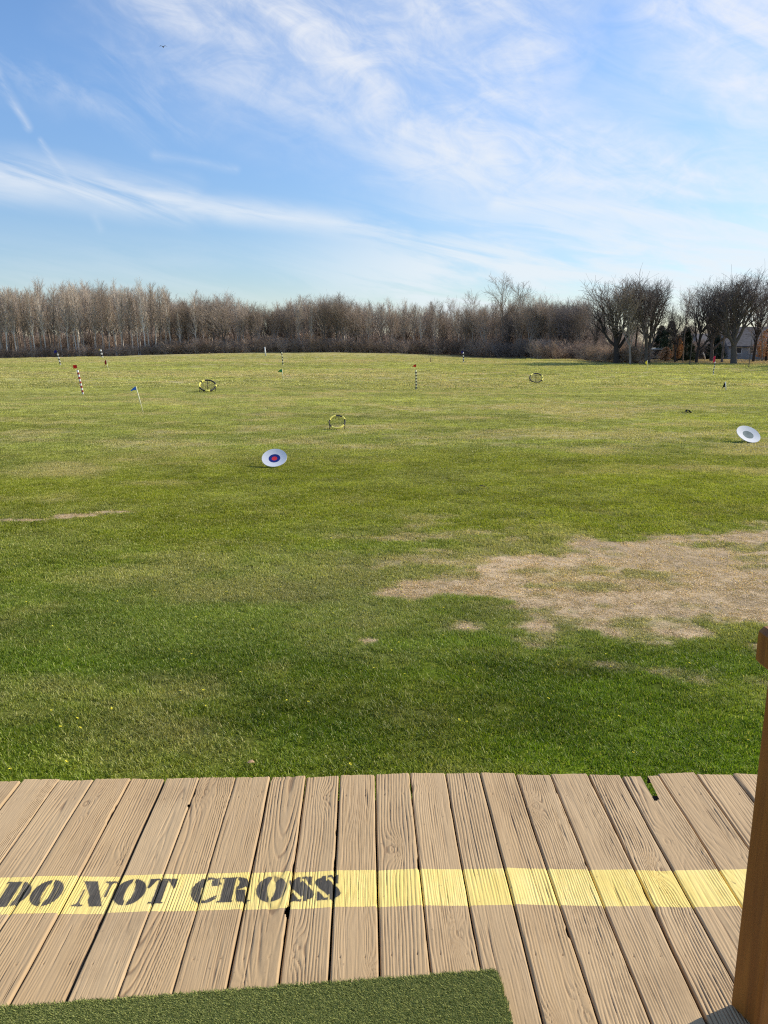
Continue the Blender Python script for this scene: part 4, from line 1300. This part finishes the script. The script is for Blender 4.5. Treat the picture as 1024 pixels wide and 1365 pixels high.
# deep wood behind, one mass
def wood_mass(name, pts, src_meshes, label):
    root = empty(name, (0, 0, 0)); tag(root, label, 'woodland', 'deep wood behind the tree line', 'stuff')
    return root
def mass(src_obj, P, hs, ws, label):
    n = len(P)
    o = scatter('woodland', P, np.stack([np.zeros(n), np.zeros(n), RNG.random(n) * 6.28], -1), np.stack([hs * ws, hs * ws, hs], -1), src_obj)
    tag(o, label, 'woodland', 'deep wood behind the tree line', 'stuff'); return o
def child(o, nm): return [c for c in COL.objects if c.parent == o and c.name.startswith(nm)][0]
def mass_band(px0, px1, y0, y1, n, protos, toprow, label, edge=True):
    per = n // len(protos)
    for pr in protos:
        P, hs = [], []
        for _ in range(per):
            px = rt.uniform(px0, px1); Y = (edge_y(px) if edge else 0) + rt.uniform(y0, y1); x = xz_of(px, Y)
            top = (toprow if toprow else top_row(px)) + rt.gauss(9, 5)
            P.append((x, Y, tz(x, Y))); hs.append(max(3, row_h(top, Y) - tz(x, Y)) / pr[1])
        (tm, cm), H_ = pr
        for mm in (tm, cm):
            if mm is None: continue
            # the mass is made of the same kinds of tree as the front rows: take any of those as the source
            srcs = [c for c in COL.objects if c.data is mm]
            mass(srcs[0], np.array(P), np.array(hs), np.ones(len(P)) * 1.1, label)
mass_band(-110, 800, 12, 95, 260, [POP[0], POPD[0], SPR[0]], None, 'deep leafless wood seen between the front trees')
mass_band(-110, 800, 7, 45, 390, [BUSH[0], BUSHD[1], BUSHD[0]], 437, 'undergrowth between the trunks of the wood')

# right-hand group: single trees on the lawn edge
def lone(px, py, top, pr, wide, label, name='bare_tree', rz=None, tilt=(0, 0), cat='tree', group=None):
    p = ground_at(px, py)
    Ht = row_h(top, p.y) - p.z
    return plant(pr, name, p.x, p.y, Ht, label, cat, group, wide, rz, tilt)
lone(822, 484, 371, VAS[0], 1.2, 'big dark round-crowned bare tree rising from the bushes, left of the yellow flag')
lone(860.5, 485, 369, SPD[0], .95, 'dark tree with a thick trunk right beside the yellow flag')
lone(864.5, 484, 373, VAS[1], .75, 'narrow bare tree leaning right behind the yellow flag')
lone(844, 483.5, 385, POLE[0], .9, 'straight slim dark trunk left of the yellow flag')
lone(853, 487, 418, POLE[1], .7, 'shorter slim trunk closest to the yellow flag')
lone(900, 483, 400, SPD[1], .9, 'bare tree behind the slim dark trunk near the orange-leaved tree')
lone(928, 483.5, 372, SPD[2], 1.0, 'double-trunked dark tree between orange leaves and crimson flag')
lone(919, 487, 420, POLE[0], .7, 'slim dark trunk before the double-trunked tree')
lone(948, 481, 380, VAS[2], .8, 'dark tree behind the crimson flag')
lone(978, 485, 364, VAS[0], 1.1, 'largest dense-crowned dark tree at right with a thick straight trunk')
lone(840, 485.5, 374, SPR[2], .9, 'grey bare tree between the round-crowned tree and the slim dark trunks')
lone(910, 482, 378, AIR[1], .9, 'thin open-crowned tree above the orange-leaved tree')
lone(962, 483, 372, SPR[3], .9, 'grey bare tree touching the left side of the largest dark tree')
lone(998, 490, 440, POLE[1], .8, 'slim leaning dark trunk nearest the lawn at right')
lone(1004, 482, 362, SPD[1], .9, 'tall bare tree with a pale leaning trunk near the right frame edge')
lone(1016, 481, 366, AIR[0], 1.0, 'thin-crowned bare tree at the right frame edge')
lone(1045, 484, 368, SPD[0], 1.1, 'bare tree just past the right frame edge')
for k, (x_, y_, h_) in enumerate(((50, 73, 11), (54, 79, 13), (57, 71, 13), (54, 86, 12), (60, 76, 14), (52, 92, 12))):
    plant((VAS + SPD)[k], 'bare_tree', x_, y_, h_, 'dark bare tree standing past the right frame edge and shading the lawn', 'tree', 'trees past the right edge', .9)
lone(792, 480, 396, SPD[1], .8, 'small bare tree at the left end of the right group')
lone(764, 477, 398, SPD[2], .7, 'dark thin tree at the wood edge where the shade begins')
lone(780, 478, 397, SPR[1], .8, 'grey bare tree between the wood and the big round-crowned tree')

for k in range(34):
    px = rt.uniform(778, 852); py = 481 + (px - 778) / 74 * 3.0 + rt.uniform(-1.2, .6)
    p = ground_at(px, py)
    plant(rt.choice(BUSH), 'thicket_bush', p.x, p.y, 2.0 * rt.uniform(.7, 1.2), 'reddish brown leafless bush under the big round-crowned tree', 'bush', 'bushes under the round-crowned tree', wide=rt.uniform(1, 1.3))

# dark wood far behind the right group
mass_band(690, 1700, 140, 230, 200, [SPD[0], SPR[0], SPR[1]], 428, 'distant dark wood behind the right trees', edge=False)
mass_band(690, 1500, 118, 150, 240, [BUSHD[1], BUSH[2]], 462, 'dark undergrowth behind the right trees', edge=False)

# evergreens: trunk and drooping tiers of needle sprays
def evergreen(px, Y, top, wpx, label, col, seed, name='evergreen_tree', rust=False):
    x = xz_of(px, Y); z0 = tz(x, Y); H_ = row_h(top, Y) - z0; Rb = wpx / 2 * Y / FPX
    r = np.random.default_rng(seed)
    o = empty(name, (x, Y, z0)); tag(o, label, 'tree')
    mb = MB(); mb.tube([(0, 0, -.2), (0, 0, H_ * .5), (0, 0, H_ * .97)], [.16, .1, .02], 8); mb.build('trunk', B_DARK, o)
    n = 1500 if rust else 6000
    if rust:
        h = H_ * (.16 + .84 * r.random(n)); R_ = Rb * np.sin(np.clip((h / H_ - .1) / .9, 0, 1) * pi) ** .6
    else:
        h = H_ * (.06 + .94 * r.random(n) ** 1.25); R_ = Rb * (1 - h / H_) ** .8 * (1 + .25 * np.sin(h * 6 + 1)) + .05
    a = r.random(n) * 2 * pi; R_ = R_ * (1 + .22 * np.sin(a * 5 + h * 2)) * (.35 + .75 * np.sqrt(r.random(n)) * (.6 + .8 * vnoise(a * 1.6, h * 1.1, seed)))
    c = np.stack([R_ * np.cos(a), R_ * np.sin(a), h - .25 * R_], -1)
    d = np.stack([np.cos(a + r.normal(0, .5, n)), np.sin(a + r.normal(0, .5, n)), r.normal(-.15, .4, n)], -1); d /= np.linalg.norm(d, axis=1, keepdims=True)
    s_ = np.cross(d, r.normal(0, 1, (n, 3))); s_ /= np.linalg.norm(s_, axis=1, keepdims=True)
    L = (.20 if rust else .24) * (.6 + .8 * r.random(n))[:, None]; w = L * (.45 if rust else .22)
    V_ = np.stack([c, c + d * L * .5 + s_ * w, c + d * L, c + d * L * .5 - s_ * w], 1).reshape(-1, 3)
    me = mesh_np('crown', V_, np.arange(4 * n).reshape(n, 4)); link('crown', me, col, o)
    return o
EV = bark('needle_green', (.018, .032, .020), (.045, .065, .035)); OAK = bark('rusty_leaves', (.34, .16, .065), (.62, .36, .17)); OAK2 = bark('pale_rusty_leaves', (.42, .24, .13), (.66, .46, .30))
evergreen(893, 112, 428, 30, 'dark evergreen behind the rust-leaved bush, left of the orange tree', EV, 1)
evergreen(914, 108, 436, 22, 'dark evergreen right of the orange-leaved tree', EV, 2)
evergreen(880, 125, 434, 24, 'farther dark evergreen above the small shed', EV, 3)
evergreen(952, 120, 440, 26, 'dark evergreen behind the crimson flag tree', EV, 4)
evergreen(903, 102, 448, 9, 'narrow tree holding orange-brown dead leaves', OAK, 5, 'oak_tree', True)
evergreen(888, 101, 463, 13, 'low rounded bush with rusty pink leaves near the shed', OAK2, 6, 'beech_bush', True)
evergreen(1022, 110, 438, 26, 'tree with faded orange-brown leaves at the right frame edge', OAK, 7, 'oak_tree', True)

# house with a grey roof far behind the right trees
MAT_ROOF = simple('grey_shingles', (.10, .098, .105), .85, .2, .2, 2.5); MAT_SIDING = simple('white_siding', (.30, .30, .29), .7, .3, .08, 1.5)
MAT_GLASS = simple('dark_window_glass', (.03, .035, .045), .15, .5, .2, 2); MAT_DARKW = simple('dark_shed_boards', (.06, .05, .045), .8, .2, .3, 3)
def house(px, Y, w, d_, eave, ridge, label, rz=0.0):
    x = xz_of(px, Y); o = empty('house', (x, Y, tz(x, Y)), rz); tag(o, label, 'house')
    mb = MB()
    mb.box((0, 0, eave / 2 - .1), (w, d_, eave + .2))
    mb.add([(-w / 2 + .004, -d_ / 2 + .004, eave), (-w / 2 + .004, d_ / 2 - .004, eave), (-w / 2 + .004, 0, ridge - .12)], [(0, 1, 2)]); mb.add([(w / 2 - .004, -d_ / 2 + .004, eave), (w / 2 - .004, d_ / 2 - .004, eave), (w / 2 - .004, 0, ridge - .12)], [(0, 1, 2)])
    mb.build('wall', MAT_SIDING, o)
    mb = MB(); ov = .4
    for sy in (-1, 1):
        y0, y1 = sy * (d_ / 2 + ov), 0
        zlo = eave - ov * (ridge - eave) / (d_ / 2)
        mb.add([(-w / 2 - ov, y0, zlo), (w / 2 + ov, y0, zlo), (w / 2 + ov, y1, ridge), (-w / 2 - ov, y1, ridge),
                (-w / 2 - ov, y0, zlo - .15), (w / 2 + ov, y0, zlo - .15), (w / 2 + ov, y1, ridge - .15), (-w / 2 - ov, y1, ridge - .15)],
               [(0, 1, 2, 3), (7, 6, 5, 4), (0, 4, 5, 1), (1, 5, 6, 2), (3, 7, 4, 0)])
    rf = mb.build('roof', MAT_ROOF, o)
    mb = MB(); mb.box((w * .25, .8, ridge + .2), (.6, .5, 1.1)); mb.build('chimney', simple('brick_red', (.28, .13, .09), .85, .2, .2, 8), rf)
    for k, xw in enumerate((-w * .36, -w * .14, w * .10, w * .34)):
        if k == 2:
            mb = MB(); mb.box((xw, -d_ / 2 - .03, 1.0), (.95, .06, 2.0)); mb.build('door', simple('door_brown', (.14, .09, .06)), o); continue
        mb = MB(); mb.box((xw, -d_ / 2 - .02, 1.45), (1.25, .05, 1.05)); wn = mb.build('window', MAT_WHITE, o)
        mb = MB(); mb.box((xw, -d_ / 2 - .05, 1.45), (1.05, .02, .85)); mb.build('pane', MAT_GLASS, wn)
    return o
house(1003, 128, 10.5, 8, 2.4, 5.2, 'white house under a grey gabled roof behind the right trees', radians(-6))
house(957, 138, 9.0, 7, 2.3, 4.2, 'low white house behind the crimson flag and dark trees', radians(4))
# shed
x = xz_of(876, 112); o = empty('shed', (x, 112, tz(x, 112)), radians(3)); tag(o, 'small dark shed with a pale roof left of the rusty bush', 'shed')
mb = MB(); mb.box((0, 0, .75), (1.9, 1.6, 1.5)); mb.build('wall', MAT_DARKW, o)
mb = MB(); mb.box((0, 0, 1.56), (2.2, 1.9, .12), M=Matrix.Rotation(radians(6), 3, 'X')); mb.build('roof', simple('pale_roof', (.33, .33, .28)), o)
mb = MB(); mb.box((.35, -.83, .62), (.32, .06, 1.15)); mb.build('door', simple('pale_blue_door', (.30, .33, .42)), o)
# pale leaning posts / cut trunks
def pale_stub(px, py, top, lean, label):
    p = ground_at(px, py); Ht = row_h(top, p.y) - p.z
    mb = MB(); mb.tube([(0, 0, -.1), (lean * .5, 0, Ht * .6), (lean, 0, Ht)], [.12, .09, .07], 8)
    mb.tube([(lean * .5, 0, Ht * .6), (lean * .5 + .25 * (1 if lean > 0 else -1), .05, Ht * .85)], [.06, .04], 6)
    tag(mb.build('tree_stump', B_PALE, None, p), label, 'tree stump')
pale_stub(901, 480, 473.5, .35, 'pale leaning cut trunk below the orange-leaved tree')
pale_stub(940.5, 480, 470, -.45, 'pale forked stump left of the crimson flag')

# bird
d = pix_dir(217.5, 62.5); p = Vector((0, 0, CAM_H)) + d * 90
mb = MB()
mb.tube([(0, -.19, 0), (0, -.14, .01), (0, 0, 0), (0, .12, -.01), (0, .22, -.01)], [.01, .035, .055, .03, .012], 8)
for sx in (-1, 1): mb.add([(0, -.07, .02), (0, .07, .02), (sx * .20, .05, .10), (sx * .20, -.06, .11), (sx * .42, .07, .05)], [(0, 1, 2, 3), (3, 2, 4)] if sx > 0 else [(3, 2, 1, 0), (4, 2, 3)])
tag(mb.build('bird', MAT_BLACK, None, p, fix=False), 'tiny dark bird flying high in the left part of the sky', 'bird')

print('TREES', n_tree, NF)
